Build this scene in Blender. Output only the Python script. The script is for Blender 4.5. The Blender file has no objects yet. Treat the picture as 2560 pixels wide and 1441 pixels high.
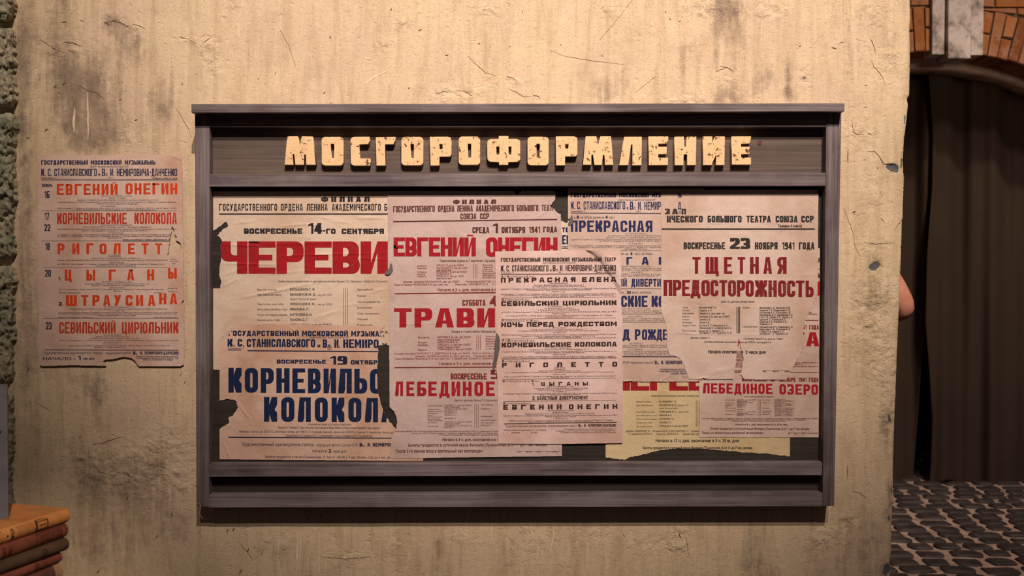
import bpy, bmesh, math, random
import numpy as np
from mathutils import Vector, noise
from mathutils.geometry import delaunay_2d_cdt
random.seed(7)
SC = bpy.context.scene
COL = SC.collection

# ------------------------------------------------------------------ camera, world, lights
FPX = 2490.0
DIST, CAMH, PITCH = 2.86, 1.40, math.radians(1.3)
cam = bpy.data.cameras.new('camera'); camo = bpy.data.objects.new('camera', cam); COL.objects.link(camo)
cam.sensor_width = 36.0; cam.lens = FPX * 36.0 / 2560.0
camo.location = (0, -DIST, CAMH); camo.rotation_euler = (math.pi / 2 - PITCH, 0, 0)
cam.dof.use_dof = True; cam.dof.focus_distance = 2.82; cam.dof.aperture_fstop = 4.5
SC.camera = camo
SC.view_settings.view_transform = 'Standard'; SC.view_settings.look = 'None'
SC.view_settings.gamma = 1.0; SC.view_settings.use_curve_mapping = False
SC.view_settings.exposure = 0.0
W = bpy.data.worlds.new('dim_hall'); SC.world = W; W.use_nodes = True
W.node_tree.nodes['Background'].inputs[0].default_value = (1.0, 0.80, 0.66, 1)
W.node_tree.nodes['Background'].inputs[1].default_value = 0.045

def spot(name, loc, target, power, angle, blend, radius, color):
    l = bpy.data.lights.new(name, 'SPOT'); o = bpy.data.objects.new(name, l); COL.objects.link(o)
    o.location = loc
    o.rotation_euler = (Vector(target) - Vector(loc)).to_track_quat('-Z', 'Y').to_euler()
    l.energy = power; l.spot_size = math.radians(angle); l.spot_blend = blend
    l.shadow_soft_size = radius; l.color = color
    return o
spot('stage_spotlight', (2.0, -9.0, 11.0), (0.25, 0.0, 2.97), 10800, 19.8, 1.0, 0.09, (1.0, 0.86, 0.71))
spot('stage_spotlight', (0.5, -9.0, 9.6), (0.20, 0.0, 2.80), 3950, 21.4, 1.0, 0.09, (1.0, 0.87, 0.76))
spot('corner_fill', (0.9, -5.2, 3.6), (-0.98, -1.0, 0.90), 680, 9.0, 1.0, 0.08, (1.0, 0.84, 0.66))  # added fill that brightens the book stack in the near corner
spot('alley_lamp_and_fill', (3.4, 0.2, 5.6), (2.9, 3.0, 2.6), 480, 60, 1.0, 0.12, (1.0, 0.87, 0.76))
spot('alley_lamp_and_fill', (3.0, 0.0, 2.7), (2.8, 3.2, 2.4), 80, 60, 1.0, 0.3, (1.0, 0.80, 0.66))  # weak added fill in place of light bounced up to the arch rim
spot('alley_lamp_and_fill', (3.0, 0.0, 4.6), (2.9, 2.9, 0.2), 480, 60, 1.0, 0.2, (1.0, 0.84, 0.72))

# ------------------------------------------------------------------ helpers
CP, SP = math.cos(PITCH), math.sin(PITCH)
def P(px, py, y=0.0):
    """pixel of the photograph -> world point on the plane Y = y"""
    a = (px - 1280.0) / FPX; b = -(py - 720.5) / FPX
    dx, dy, dz = a, CP + b * SP, -SP + b * CP
    t = (y + DIST) / dy
    return Vector((dx * t, y, CAMH + dz * t))

def lin(c):
    return tuple((v / 255.0 / 12.92) if v / 255.0 <= 0.04045 else ((v / 255.0 + 0.055) / 1.055) ** 2.4 for v in c) + (1.0,)

def link(o, parent=None):
    COL.objects.link(o)
    if parent is not None:
        o.parent = parent
        o.matrix_parent_inverse = parent.matrix_world.inverted() if False else o.matrix_parent_inverse
    return o

def tag(o, label=None, cat=None, group=None, kind=None):
    if label: o['label'] = label
    if cat: o['category'] = cat
    if group: o['group'] = group
    if kind: o['kind'] = kind
    return o

def empty(name, loc=(0, 0, 0)):
    o = bpy.data.objects.new(name, None); COL.objects.link(o); o.location = loc
    o.empty_display_size = 0.05
    return o

def child(o, parent):
    """parent without moving it in the world (parents here are only translated)"""
    o.parent = parent
    o.location = o.location - Vector(parent.location)
    return o

def obj_bm(name, bm, mat, parent=None, smooth=False):
    me = bpy.data.meshes.new(name)
    bmesh.ops.recalc_face_normals(bm, faces=bm.faces)
    bm.to_mesh(me); bm.free()
    for m in (mat if isinstance(mat, (list, tuple)) else [mat]): me.materials.append(m)
    if smooth:
        for p in me.polygons: p.use_smooth = True
    o = bpy.data.objects.new(name, me); COL.objects.link(o)
    if parent is not None: child(o, parent)
    return o

def obj_np(name, verts, faces, mat, parent=None, smooth=False):
    me = bpy.data.meshes.new(name)
    me.from_pydata([tuple(v) for v in verts], [], [tuple(f) for f in faces])
    for m in (mat if isinstance(mat, (list, tuple)) else [mat]): me.materials.append(m)
    if smooth: me.polygons.foreach_set('use_smooth', [True] * len(me.polygons))
    me.update()
    o = bpy.data.objects.new(name, me); COL.objects.link(o)
    if parent is not None: child(o, parent)
    return o

def add_hull(bm, front, back, bevel=0.0):
    """closed prism between two rings of points"""
    n = len(front)
    a = [bm.verts.new(v) for v in front]; b = [bm.verts.new(v) for v in back]
    fs = [bm.faces.new(a), bm.faces.new(b[::-1])]
    for i in range(n):
        j = (i + 1) % n
        fs.append(bm.faces.new((a[i], b[i], b[j], a[j])))
    if bevel:
        es = list({e for f in fs for e in f.edges})
        bmesh.ops.bevel(bm, geom=es, offset=bevel, segments=2, profile=0.6, affect='EDGES')

def board_box(bm, quad, yf, yb, bevel=0.0015):
    """board whose front face covers the pixel quad at depth yf, straight back to yb"""
    fr = [P(x, y, yf) for x, y in quad]
    bk = [Vector((v.x, yb, v.z)) for v in fr]
    add_hull(bm, fr, bk, bevel)

def rect(x0, y0, x1, y1): return [(x0, y0), (x1, y0), (x1, y1), (x0, y1)]

def add_box(bm, c, s, rot=None, bevel=0.0):
    vs = []
    for dx, dy, dz in ((-1, -1, -1), (1, -1, -1), (1, 1, -1), (-1, 1, -1), (-1, -1, 1), (1, -1, 1), (1, 1, 1), (-1, 1, 1)):
        v = Vector((dx * s[0] / 2, dy * s[1] / 2, dz * s[2] / 2))
        if rot is not None: v = rot @ v
        vs.append(Vector(c) + v)
    add_hull(bm, vs[:4], vs[4:], bevel)

# ------------------------------------------------------------------ node materials
class NT:
    def __init__(s, name, rough=0.85, spec=0.25):
        s.m = bpy.data.materials.new(name); s.m.use_nodes = True
        s.t = s.m.node_tree; s.b = s.t.nodes['Principled BSDF']
        s.b.inputs['Roughness'].default_value = rough
        s.b.inputs['Specular IOR Level'].default_value = spec
        s.tc = s.t.nodes.new('ShaderNodeTexCoord').outputs['Object']
    def L(s, a, b): s.t.links.new(a, b)
    def val(s, sock, v):
        if isinstance(v, bpy.types.NodeSocket): s.L(v, sock)
        else: sock.default_value = v
    def mapv(s, scale, loc=(0, 0, 0), rot=(0, 0, 0)):
        n = s.t.nodes.new('ShaderNodeMapping'); n.inputs['Scale'].default_value = scale
        n.inputs['Location'].default_value = loc; n.inputs['Rotation'].default_value = rot
        s.L(s.tc, n.inputs['Vector']); return n.outputs[0]
    def noise(s, scale, detail=4, rough=0.6, vec=None, dist=0.0):
        n = s.t.nodes.new('ShaderNodeTexNoise'); n.inputs['Scale'].default_value = scale
        n.inputs['Detail'].default_value = detail; n.inputs['Roughness'].default_value = rough
        n.inputs['Distortion'].default_value = dist
        s.L(vec if vec is not None else s.tc, n.inputs['Vector']); return n.outputs['Fac']
    def ramp(s, fac, stops):
        n = s.t.nodes.new('ShaderNodeValToRGB'); e = n.color_ramp.elements
        while len(e) < len(stops): e.new(0.5)
        for i, (p, c) in enumerate(stops):
            e[i].position = p; e[i].color = c if isinstance(c, tuple) else (c, c, c, 1)
        s.L(fac, n.inputs['Fac']); return n.outputs['Color']
    def mix(s, fac, a, b, blend='MIX'):
        n = s.t.nodes.new('ShaderNodeMix'); n.data_type = 'RGBA'; n.blend_type = blend
        s.val(n.inputs[0], fac); s.val(n.inputs[6], a); s.val(n.inputs[7], b); return n.outputs[2]
    def math(s, op, a, b=0.0, clamp=False):
        n = s.t.nodes.new('ShaderNodeMath'); n.operation = op; n.use_clamp = clamp
        s.val(n.inputs[0], a); s.val(n.inputs[1], b); return n.outputs[0]
    def attr(s, name, out='Color'):
        n = s.t.nodes.new('ShaderNodeAttribute'); n.attribute_name = name; return n.outputs[out]
    def sep(s, c):
        n = s.t.nodes.new('ShaderNodeSeparateColor'); s.L(c, n.inputs[0]); return n.outputs
    def base(s, c): s.val(s.b.inputs['Base Color'], c); return s
    def bump(s, h, strength=0.5, dist=0.002):
        n = s.t.nodes.new('ShaderNodeBump'); n.inputs['Strength'].default_value = strength
        n.inputs['Distance'].default_value = dist; s.L(h, n.inputs['Height'])
        s.L(n.outputs[0], s.b.inputs['Normal']); return s

def mat_wood(name, dark, mid, light, axis, seed=0, bump=0.5):
    n = NT(name, 0.72, 0.3)
    sc = {'x': (1.2, 60, 60), 'z': (60, 60, 1.2), 'y': (60, 1.2, 60)}[axis]
    sc2 = {'x': (4, 260, 260), 'z': (260, 260, 4), 'y': (260, 4, 260)}[axis]
    g = n.noise(1.0, 6, 0.65, n.mapv(sc, (seed, seed * 1.7, seed * .6)), 1.2)
    f = n.noise(1.0, 3, 0.6, n.mapv(sc2, (seed, 0, 3)))
    blot = n.noise(5.0, 5, 0.6, n.mapv((1, 1, 1), (seed * 3.1, 0, 0)))
    c = n.ramp(g, [(0.30, dark), (0.55, mid), (0.74, light)])
    c = n.mix(n.ramp(blot, [(0.42, 0.0), (0.66, 0.65)]), c, light)
    c = n.mix(n.ramp(n.noise(1.0, 4, 0.6, n.mapv({'x': (3, 9, 9), 'z': (9, 9, 3), 'y': (9, 3, 9)}[axis], (seed * 2.3, 5, 1))), [(0.56, 0.0), (0.72, 0.55)]), c, tuple(v * k for v, k in zip(dark, (1.25, 0.9, 0.75, 1))))
    c = n.mix(n.ramp(f, [(0.35, 0.5), (0.55, 0.0)]), c, dark)
    h = n.math('ADD', g, n.math('MULTIPLY', f, 0.6))
    n.base(c).bump(h, bump, 0.0015)
    return n.m

PAPER_N = [0]
def wrinkle(n, seed):
    v = n.mapv((1, 1, 1), (seed * 7.3, 0, seed * 2.1))
    a = n.noise(9, 3, 0.5, v, 0.6); b = n.noise(45, 4, 0.6, v)
    c = n.noise(420, 2, 0.5, v)
    h = n.math('ADD', n.math('MULTIPLY', a, 4.6), n.math('ADD', n.math('MULTIPLY', b, 0.9), n.math('MULTIPLY', c, 0.10)))
    n.bump(h, 0.55, 0.0022)

def paper_col(n, col, seed, edge):
    v = n.mapv((1, 1, 1), (seed * 3.3, 0, seed))
    big = n.noise(4.5, 4, 0.6, v, 0.5); fine = n.noise(260, 3, 0.7, v); fold = n.noise(1.0, 2, 0.5, n.mapv((9, 1, 0.8), (seed, 0, 0)))
    c0 = lin(col); c1 = lin(edge)
    c = n.mix(n.ramp(big, [(0.40, 0.0), (0.66, 0.85)]), c0, c1)
    c = n.mix(n.ramp(fold, [(0.50, 0.0), (0.62, 0.35)]), c, lin(tuple(min(255, v + 10) for v in col)))
    c = n.mix(n.ramp(fine, [(0.30, 0.42), (0.5, 0.0)]), c, lin(tuple(v * 0.72 for v in col)))
    return c
def mat_paper(col, seed, edge):
    n = NT('aged_paper', 0.9, 0.15); n.base(paper_col(n, col, seed, edge)); wrinkle(n, seed); return n.m
def mat_ink(ink, col, seed, edge, wear=0.5):
    n = NT('printing_ink', 0.85, 0.18)
    pc = paper_col(n, col, seed, edge)
    v = n.mapv((1, 1, 1), (seed, 3, 0))
    w = n.noise(330, 4, 0.75, v); blot = n.noise(14, 3, 0.6, v)
    t = n.math('ADD', w, n.math('MULTIPLY', blot, 0.35))
    k = n.ramp(t, [(0.855 - 0.09 * wear, 0.0), (0.93 - 0.05 * wear, 0.75)])
    tone = n.mix(n.ramp(blot, [(0.35, 0.0), (0.7, 0.35)]), lin(ink), lin(tuple(v * 0.75 for v in ink)))
    n.base(n.mix(k, tone, pc)); wrinkle(n, seed); return n.m

# ------------------------------------------------------------------ lettering engine (all in photograph pixels, y down)
def fan(poly):
    return [(poly[0], poly[i], poly[i + 1]) for i in range(1, len(poly) - 1)]
def strip(o, i, closed=False):
    r = []; n = len(o)
    for k in range(n if closed else n - 1):
        j = (k + 1) % n
        r += [(o[k], o[j], i[j]), (o[k], i[j], i[k])]
    return r
def arc(cx, cy, rx, ry, a0, a1, n=6):
    return [(cx + rx * math.cos(math.radians(a0 + (a1 - a0) * k / n)), cy + ry * math.sin(math.radians(a0 + (a1 - a0) * k / n))) for k in range(n + 1)]
def bx(x0, y0, x1, y1): return fan([(x0, y0), (x1, y0), (x1, y1), (x0, y1)])
def ring(x0, y0, x1, y1, t, h, r):
    def rr(a0, b0, a1, b1, rx, ry):
        rx = max(rx, 1e-4); ry = max(ry, 1e-4)
        return arc(a1 - rx, b1 - ry, rx, ry, 0, 90) + arc(a0 + rx, b1 - ry, rx, ry, 90, 180) + arc(a0 + rx, b0 + ry, rx, ry, 180, 270) + arc(a1 - rx, b0 + ry, rx, ry, 270, 360)
    k = 0.45
    return strip(rr(x0, y0, x1, y1, r, r), rr(x0 + t, y0 + h, x1 - t, y1 - h, r * k, r * k), True)
def bowl(x0, y0, x1, y1, t, h, r):       # open to the left: top bar, right side, bottom bar
    o = [(x0, y1)] + arc(x1 - r, y1 - r, r, r, 90, 0) + arc(x1 - r, y0 + r, r, r, 0, -90) + [(x0, y0)]
    q = r * 0.45
    i = [(x0, y1 - h)] + arc(x1 - t - q, y1 - h - q, q, q, 90, 0) + arc(x1 - t - q, y0 + h + q, q, q, 0, -90) + [(x0, y0 + h)]
    return strip(o, i)
def cee(W, H, t, h, r, gap=0.36):         # C open to the right
    q = r * 0.45
    o = [(W, H * (1 - gap))] + arc(W - r, H - r, r, r, 0, 90) + arc(r, H - r, r, r, 90, 180) + arc(r, r, r, r, 180, 270) + arc(W - r, r, r, r, 270, 360) + [(W, H * gap)]
    i = [(W - t, H * (1 - gap))] + arc(W - t - q, H - h - q, q, q, 0, 90) + arc(t + q, H - h - q, q, q, 90, 180) + arc(t + q, h + q, q, q, 180, 270) + arc(W - t - q, h + q, q, q, 270, 360) + [(W - t, H * gap)]
    return strip(o, i)
WIDE = {'Ж': 1.45, 'Ш': 1.35, 'Щ': 1.4, 'Ю': 1.4, 'Ы': 1.35, 'М': 1.3, 'Ф': 1.4, 'Д': 1.15, 'Л': 1.08, ' ': 0.55, '.': 0.3, ',': 0.3, '-': 0.5, '1': 0.62, 'А': 1.06, 'и': 0.8, 'л': 0.8, '№': 1.2}
def block(ch, W, H, t, h):
    """one condensed block capital: triangles, y up, base at 0"""
    t = min(t, W * 0.44); r = min(W * 0.42, H * 0.24, t * 1.25)
    I = lambda x: bx(x, 0, x + t, H)
    if ch in 'ОO0': return ring(0, 0, W, H, t, h, r)
    if ch == 'С': return cee(W, H, t, h, r)
    if ch == 'Е': return I(0) + bx(0, H - h, W, H) + bx(0, 0, W, h) + bx(0, H * .5 - h * .45, W * .88, H * .5 + h * .45)
    if ch == 'Г': return I(0) + bx(0, H - h, W, H)
    if ch == 'П': return I(0) + I(W - t) + bx(0, H - h, W, H)
    if ch == 'Н': return I(0) + I(W - t) + bx(0, H * .5 - h * .5, W, H * .5 + h * .5)
    if ch in 'ИЙ':
        s = I(0) + I(W - t) + fan([(t, 0), (t, H * .34), (W - t, H), (W - t, H * .66)])
        if ch == 'Й': s += bx(W * .22, H * 1.06, W * .78, H * 1.14)
        return s
    if ch == 'Т': return bx(0, H - h, W, H) + bx(W / 2 - t / 2, 0, W / 2 + t / 2, H)
    if ch in 'РP': return I(0) + bowl(t * .5, H * .36, W, H, t, h, r)
    if ch == 'Я': return I(W - t) + [tuple((W - p[0], p[1]) for p in f) for f in bowl(t * .5, H * .38, W, H, t, h, r)] + fan([(0, 0), (t, 0), (W * .55 + t * .3, H * .45), (W * .55 - t * .7, H * .45)])
    if ch == 'Ь': return I(0) + bowl(t * .5, 0, W, H * .62, t, h, r)
    if ch == 'Ы': return block('Ь', W * .66, H, t, h) + I(W - t)
    if ch == 'Б': return I(0) + bx(0, H - h, W * .93, H) + bowl(t * .5, 0, W, H * .6, t, h, r)
    if ch == 'В': return I(0) + bowl(t * .5, 0, W, H * .54, t, h, r) + bowl(t * .5, H * .54 - h, W * .97, H, t, h, r)
    if ch == 'Л': return bx(W * .14, H - h, W, H) + I(W - t) + fan([(W * .14, H), (W * .14 + t, H), (W * .12 + t, H * .16), (W * .02 + t, 0), (0, 0), (0, h), (W * .08, h * 1.3), (W * .13, H * .3)])
    if ch == 'Д':
        y0 = h * .9
        return bx(W * .2, H - h, W * .86, H) + bx(W * .86 - t, 0, W * .86, H) + fan([(W * .1, 0), (W * .1 + t, 0), (W * .2 + t, H), (W * .2, H)]) + bx(0, 0, W, y0) + bx(0, -H * .13, t * .85, 0) + bx(W - t * .85, -H * .13, W, 0)
    if ch == 'А':
        return fan([(0, 0), (t, 0), (W * .27 + t * .72, H), (W * .27, H)]) + fan([(W, 0), (W * .73, H), (W * .73 - t * .72, H), (W - t, 0)]) + bx(W * .27, H - h, W * .73, H) + bx(W * .16, H * .2, W * .84, H * .2 + h * .85)
    if ch == 'К':
        return I(0) + fan([(W - t, H), (W, H), (W, H * .7), (W * .80, H * .5), (t * .8, H * .44), (t * .8, H * .56), (W - t, H * .66)]) + fan([(W - t, 0), (W - t, H * .36), (t * .8, H * .44), (t * .8, H * .56), (W * .80, H * .5), (W, H * .36), (W, 0)])
    if ch == 'М':
        return I(0) + I(W - t) + fan([(t * .6, H), (t * 1.05, H), (W / 2, H * .55), (W / 2, H * .15), (t * .6, H * .8)]) + fan([(W - t * .6, H), (W - t * .6, H * .8), (W / 2, H * .15), (W / 2, H * .55), (W - t * 1.05, H)])
    if ch == 'У':
        return fan([(W - t, H), (W, H), (W * .55, H * .12), (W * .42, 0), (W * .1, 0), (W * .1, h), (W * .32, h * 1.1)]) + fan([(0, H), (t, H), (W * .68, H * .34), (W * .42, H * .26)])
    if ch == 'Ф': return ring(0, H * .14, W, H * .86, t * .9, h, r) + bx(W / 2 - t / 2, 0, W / 2 + t / 2, H)
    if ch == 'Ц': return I(0) + I(W * .92 - t) + bx(0, 0, W, h) + bx(W - t * .75, -H * .14, W, h)
    if ch == 'Ч': return I(W - t) + [tuple((W - p[0], H - p[1]) for p in f) for f in bowl(t * .5, H * .36 - H * .5 + H * .14, W, H * .62, t, 0.001, r)][:0] + strip([(0, H)] + arc(r, H * .38 + r, r, r, 180, 270) + [(W, H * .38)], [(t, H)] + arc(t + r * .45, H * .38 + h + r * .45, r * .45, r * .45, 180, 270) + [(W, H * .38 + h)])
    if ch == 'Ш': return I(0) + I(W - t) + bx(W / 2 - t / 2, 0, W / 2 + t / 2, H) + bx(0, 0, W, h)
    if ch == 'Щ': return block('Ш', W * .94, H, t, h) + bx(W - t * .75, -H * .14, W, h)
    if ch == 'Ю': return I(0) + bx(0, H * .5 - h * .5, W * .4, H * .5 + h * .5) + ring(W * .34, 0, W, H, t, h, r)
    if ch == 'Ж':
        L = fan([(0, H), (t, H), (W * .44, H * .56), (W * .44, H * .44), (W * .3, H * .46), (W * .06, H * .68)]) + fan([(0, 0), (W * .06, H * .34), (W * .3, H * .54), (W * .44, H * .56), (W * .44, H * .44), (t, 0)])
        return bx(W / 2 - t / 2, 0, W / 2 + t / 2, H) + L + [tuple((W - p[0], p[1]) for p in f) for f in L]
    if ch in 'З3': return bowl(W * .3, 0, W, H * .54, t, h, r) + bowl(W * .3, H * .54 - h, W * .97, H, t, h, r) + bx(0, H - h, W * .32, H) + bx(0, 0, W * .32, h) + bx(0, H * .74, t * .9, H) + bx(0, 0, t * .9, H * .26)
    if ch == 'Э': return [tuple((W - p[0], p[1]) for p in f) for f in cee(W, H, t, h, r)] + bx(W * .3, H * .5 - h * .4, W, H * .5 + h * .4)
    if ch == 'Х': return fan([(0, 0), (t, 0), (W, H), (W - t, H)]) + fan([(W, 0), (W - t, 0), (0, H), (t, H)])
    if ch == '1': return bx(W - t, 0, W, H) + fan([(W - t, H), (W - t, H * .78), (0, H * .70), (0, H * .84)])
    if ch == '2': return bowl(W * .3, H * .42, W, H, t, h, r)[:-4] + bx(0, H - h, W * .32, H) + bx(0, H * .68, t, H) + fan([(0, 0), (W, 0), (W, h), (t * 1.1, h), (W, H * .52), (W - t * .3, H * .66), (W - t, H * .60), (0, h * 1.2)]) + bx(W - t, H * .5, W, H * .8)
    if ch == '4': return bx(W * .86 - t, 0, W * .86, H) + bx(0, H * .2, W, H * .2 + h) + fan([(0, H * .2 + h), (0, H * .2), (t, H * .2 + h), (W * .86, H), (W * .86 - t, H)])
    if ch == '5': return bowl(W * .2, 0, W, H * .64, t, h, r) + bx(0, H - h, W * .95, H) + bx(0, H * .46, t, H) + bx(0, H * .64 - h, W * .3, H * .64) + bx(0, 0, W * .3, h) + bx(0, 0, t, H * .22)
    if ch == '6': return ring(0, 0, W, H * .6, t, h, r) + bx(0, H * .2, t, H * .85) + strip([(0, H * .8)] + arc(r, H - r, r, r, 180, 90) + [(W, H)], [(t, H * .8)] + arc(t + r * .4, H - h - r * .4, r * .4, r * .4, 180, 90) + [(W, H - h)])
    if ch == '9': return [tuple((W - p[0], H - p[1]) for p in f) for f in block('6', W, H, t, h)]
    if ch == '7': return bx(0, H - h, W, H) + fan([(W * .2, 0), (W * .2 + t, 0), (W, H - h), (W, H), (W - t, H - h)])
    if ch == '8': return ring(0, 0, W, H * .56, t, h, r) + ring(W * .03, H * .44, W * .97, H, t, h, r)
    if ch in '.,': return bx(0, 0 if ch == '.' else -H * .1, W * .8, h)
    if ch == '-': return bx(0, H * .45, W, H * .45 + h)
    return []

GL = {}
def glyph(ch, off):
    k = (ch, off)
    if k in GL: return GL[k]
    def bb(txt, fill=False):
        c = bpy.data.curves.new('t', 'FONT'); c.body = txt; c.fill_mode = 'NONE'; c.resolution_u = 2
        o = bpy.data.objects.new('t', c); COL.objects.link(o)
        dg = bpy.context.evaluated_depsgraph_get(); me = o.evaluated_get(dg).to_mesh()
        n = len(me.vertices); co = np.zeros(n * 3); me.vertices.foreach_get('co', co); co = co.reshape(-1, 3)[:, :2]
        ed = np.zeros(len(me.edges) * 2, dtype=np.int32); me.edges.foreach_get('vertices', ed); ed = ed.reshape(-1, 2)
        bpy.data.objects.remove(o); bpy.data.curves.remove(c)
        if not fill: return co
        # outlines of one letter may overlap: triangulate all, keep what winds around
        vs, es, fs, *_ = delaunay_2d_cdt([Vector(p) for p in co], [tuple(int(k) for k in e) for e in ed], [], 0, 1e-6)
        vs = np.array([tuple(v) for v in vs]); fs = np.array(fs)
        if not len(fs): return np.zeros((0, 3, 2))
        t = vs[fs]; m = t.mean(1); p, q = co[ed[:, 0]], co[ed[:, 1]]
        up = (p[None, :, 1] <= m[:, None, 1]) & (q[None, :, 1] > m[:, None, 1]); dn = (p[None, :, 1] > m[:, None, 1]) & (q[None, :, 1] <= m[:, None, 1])
        with np.errstate(divide='ignore', invalid='ignore'):
            xi = p[None, :, 0] + (m[:, None, 1] - p[None, :, 1]) / (q[None, :, 1] - p[None, :, 1]) * (q[None, :, 0] - p[None, :, 0])
        r = xi > m[:, None, 0]
        return t[((up & r).sum(1) - (dn & r).sum(1)) != 0]
    if 'cap' not in GL:
        GL['cap'] = bb('H')[:, 1].max()
    key = ('adv', ch)
    if key not in GL:
        c2 = GL.get(('w', off))
        if c2 is None:
            c2 = np.ptp(bb('HH')[:, 0]); GL[('w', off)] = c2
        GL[key] = (np.ptp(bb('H' + ch + 'H')[:, 0]) - c2) / GL['cap']
    t = np.zeros((0, 3, 2)) if ch == ' ' else bb(ch, True) / GL['cap']
    GL[k] = (t, GL[key]); return GL[k]

class Ink:
    """collects triangles in pixel space"""
    def __init__(s): s.t = []
    def lines(s):
        """the strokes grouped by printed line"""
        g = []
        for q in sorted(s.t, key=lambda a: a[..., 1].max()):
            m = q[..., 1].mean()
            for e in g:
                if e[0] - 4 < m < e[1] + 4: e[2].append(q); e[0] = min(e[0], q[..., 1].min()); e[1] = max(e[1], q[..., 1].max()); break
            else: g.append([q[..., 1].min(), q[..., 1].max(), [q]])
        return [e[2] for e in g]
    def tri(s, arr):
        if len(arr): s.t.append(np.asarray(arr, float).reshape(-1, 3, 2))
    def rule(s, x0, x1, y0, y1, sl=0.0):
        d = sl * (x1 - x0)
        s.tri([[(x0, y0), (x1, y0 + d), (x1, y1 + d)], [(x0, y0), (x1, y1 + d), (x0, y1)]])
    def text(s, txt, x0, x1, yt, yb, off=0.0, sl=0.0):
        """sans text of cap height yt..yb stretched to x0..x1"""
        off_ = off; adv = [glyph(c, 0)[1] for c in txt]; tot = sum(adv) - 0.08
        H = yb - yt; sx = (x1 - x0) / tot; x = 0.0
        for c, a in zip(txt, adv):
            g = glyph(c, 0)[0]
            if len(g):
                d = off * 1.15; dy = 0.7 * d                        # heavier type: the letter struck several times, slightly shifted
                for ox, oy in ([(0, 0)] if off < .008 else [(-d, 0), (d, 0)] if off < .024 else [(-d, -dy), (d, -dy), (d, dy), (-d, dy)]):
                    q = np.empty_like(g)
                    q[..., 0] = x0 + (g[..., 0] + x - 0.06 + ox) * sx
                    q[..., 1] = yb - (g[..., 1] + oy) * H + sl * (q[..., 0] - x0)
                    s.t.append(q)
            x += a
    def head(s, txt, x0, x1, yt, yb, stem=0.36, bar=0.19, gap=0.16, w=None, sl=0.0):
        """block capitals from x0 to x1; stem relative to letter width, bar relative to height; w: letter width in pixels (rest becomes tracking)"""
        H = yb - yt; ws = [WIDE.get(c, 1.0) for c in txt]
        if w is None:
            w = (x1 - x0) / (sum(ws) + gap * (len(txt) - 1)); g = gap * w
        else:
            g = (x1 - x0 - w * sum(ws)) / max(1, len(txt) - 1)
        x = x0
        for c, k in zip(txt, ws):
            for f in block(c, w * k, H, w * stem, H * bar):
                s.t.append(np.array([[(x + px, yb - py + sl * (x + px - x0)) for px, py in f]]))
            x += w * k + g

def split(T, mx):
    """halve triangles until no edge is longer than mx"""
    for _ in range(14):
        e = np.stack([np.hypot(*(T[:, (k + 1) % 3, :2] - T[:, k, :2]).T) for k in range(3)], 1)
        big = e.max(1) > mx
        if not big.any(): break
        A = T[big]; k = e[big].argmax(1); i = np.arange(len(A))
        a, b, c = A[i, k], A[i, (k + 1) % 3], A[i, (k + 2) % 3]; m = (a + b) / 2
        T = np.concatenate([T[~big], np.stack([a, m, c], 1), np.stack([m, b, c], 1)])
    return T

class Mask:
    R = 2.0
    def __init__(s, loops):
        al = np.concatenate([np.array(l) for l in loops]); s.x0 = al[:, 0].min() - 4; s.y0 = al[:, 1].min() - 4
        w = int((al[:, 0].max() + 4 - s.x0) * s.R); h = int((al[:, 1].max() + 4 - s.y0) * s.R)
        m = np.zeros((h, w), bool); ys = s.y0 + (np.arange(h) + .5) / s.R
        for r, y in enumerate(ys):
            xs = []
            for l in loops:
                a = np.array(l); b = np.roll(a, -1, 0)
                c = (a[:, 1] <= y) != (b[:, 1] <= y)
                if c.any():
                    aa, bb = a[c], b[c]; xs += list(aa[:, 0] + (y - aa[:, 1]) / (bb[:, 1] - aa[:, 1]) * (bb[:, 0] - aa[:, 0]))
            xs.sort()
            for p, q in zip(xs[::2], xs[1::2]):
                i0 = int(math.ceil((p - s.x0) * s.R - .5)); i1 = int(math.ceil((q - s.x0) * s.R - .5)); m[r, max(i0, 0):i1] = True
        s.m = m
    def at(s, p):
        c = np.clip(((p[..., 0] - s.x0) * s.R).astype(int), 0, s.m.shape[1] - 1)
        r = np.clip(((p[..., 1] - s.y0) * s.R).astype(int), 0, s.m.shape[0] - 1)
        return s.m[r, c]
    def clip(s, T, fine=1.3):
        out = []
        for _ in range(9):
            if not len(T): break
            v = s.at(T); cen = s.at(T.mean(1)); n = v.sum(1)
            size = np.stack([np.hypot(*(T[:, (k + 1) % 3, :2] - T[:, k, :2]).T) for k in range(3)], 1).max(1)
            ful = (n == 3) & cen; non = (n == 0) & ~cen & (size < 12); sm = (size < fine) & ~ful & ~non
            out += [T[ful], T[sm & cen]]
            rest = T[~ful & ~non & ~sm]
            if not len(rest): break
            T = split(rest, max(fine * .95, np.percentile(size[~ful & ~non & ~sm], 50) * .6))
        return np.concatenate(out) if out else np.zeros((0, 3, T.shape[2]))

def ragged(pts, amp=1.2, step=4.0, seed=0):
    """roughen the torn stretches: a point given as (x, y, 1) starts a torn side"""
    out = []; n = len(pts); rnd = random.Random(seed)
    for i, p in enumerate(pts):
        q = pts[(i + 1) % n]; out.append((p[0], p[1]))
        if len(p) > 2:
            L = math.hypot(q[0] - p[0], q[1] - p[1]); k = int(L / step)
            for j in range(1, k):
                u = j / k; a = amp * rnd.uniform(-1, 1)
                nx, ny = (q[1] - p[1]) / L, -(q[0] - p[0]) / L
                out.append((p[0] + (q[0] - p[0]) * u + nx * a, p[1] + (q[1] - p[1]) * u + ny * a))
    return out

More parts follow.
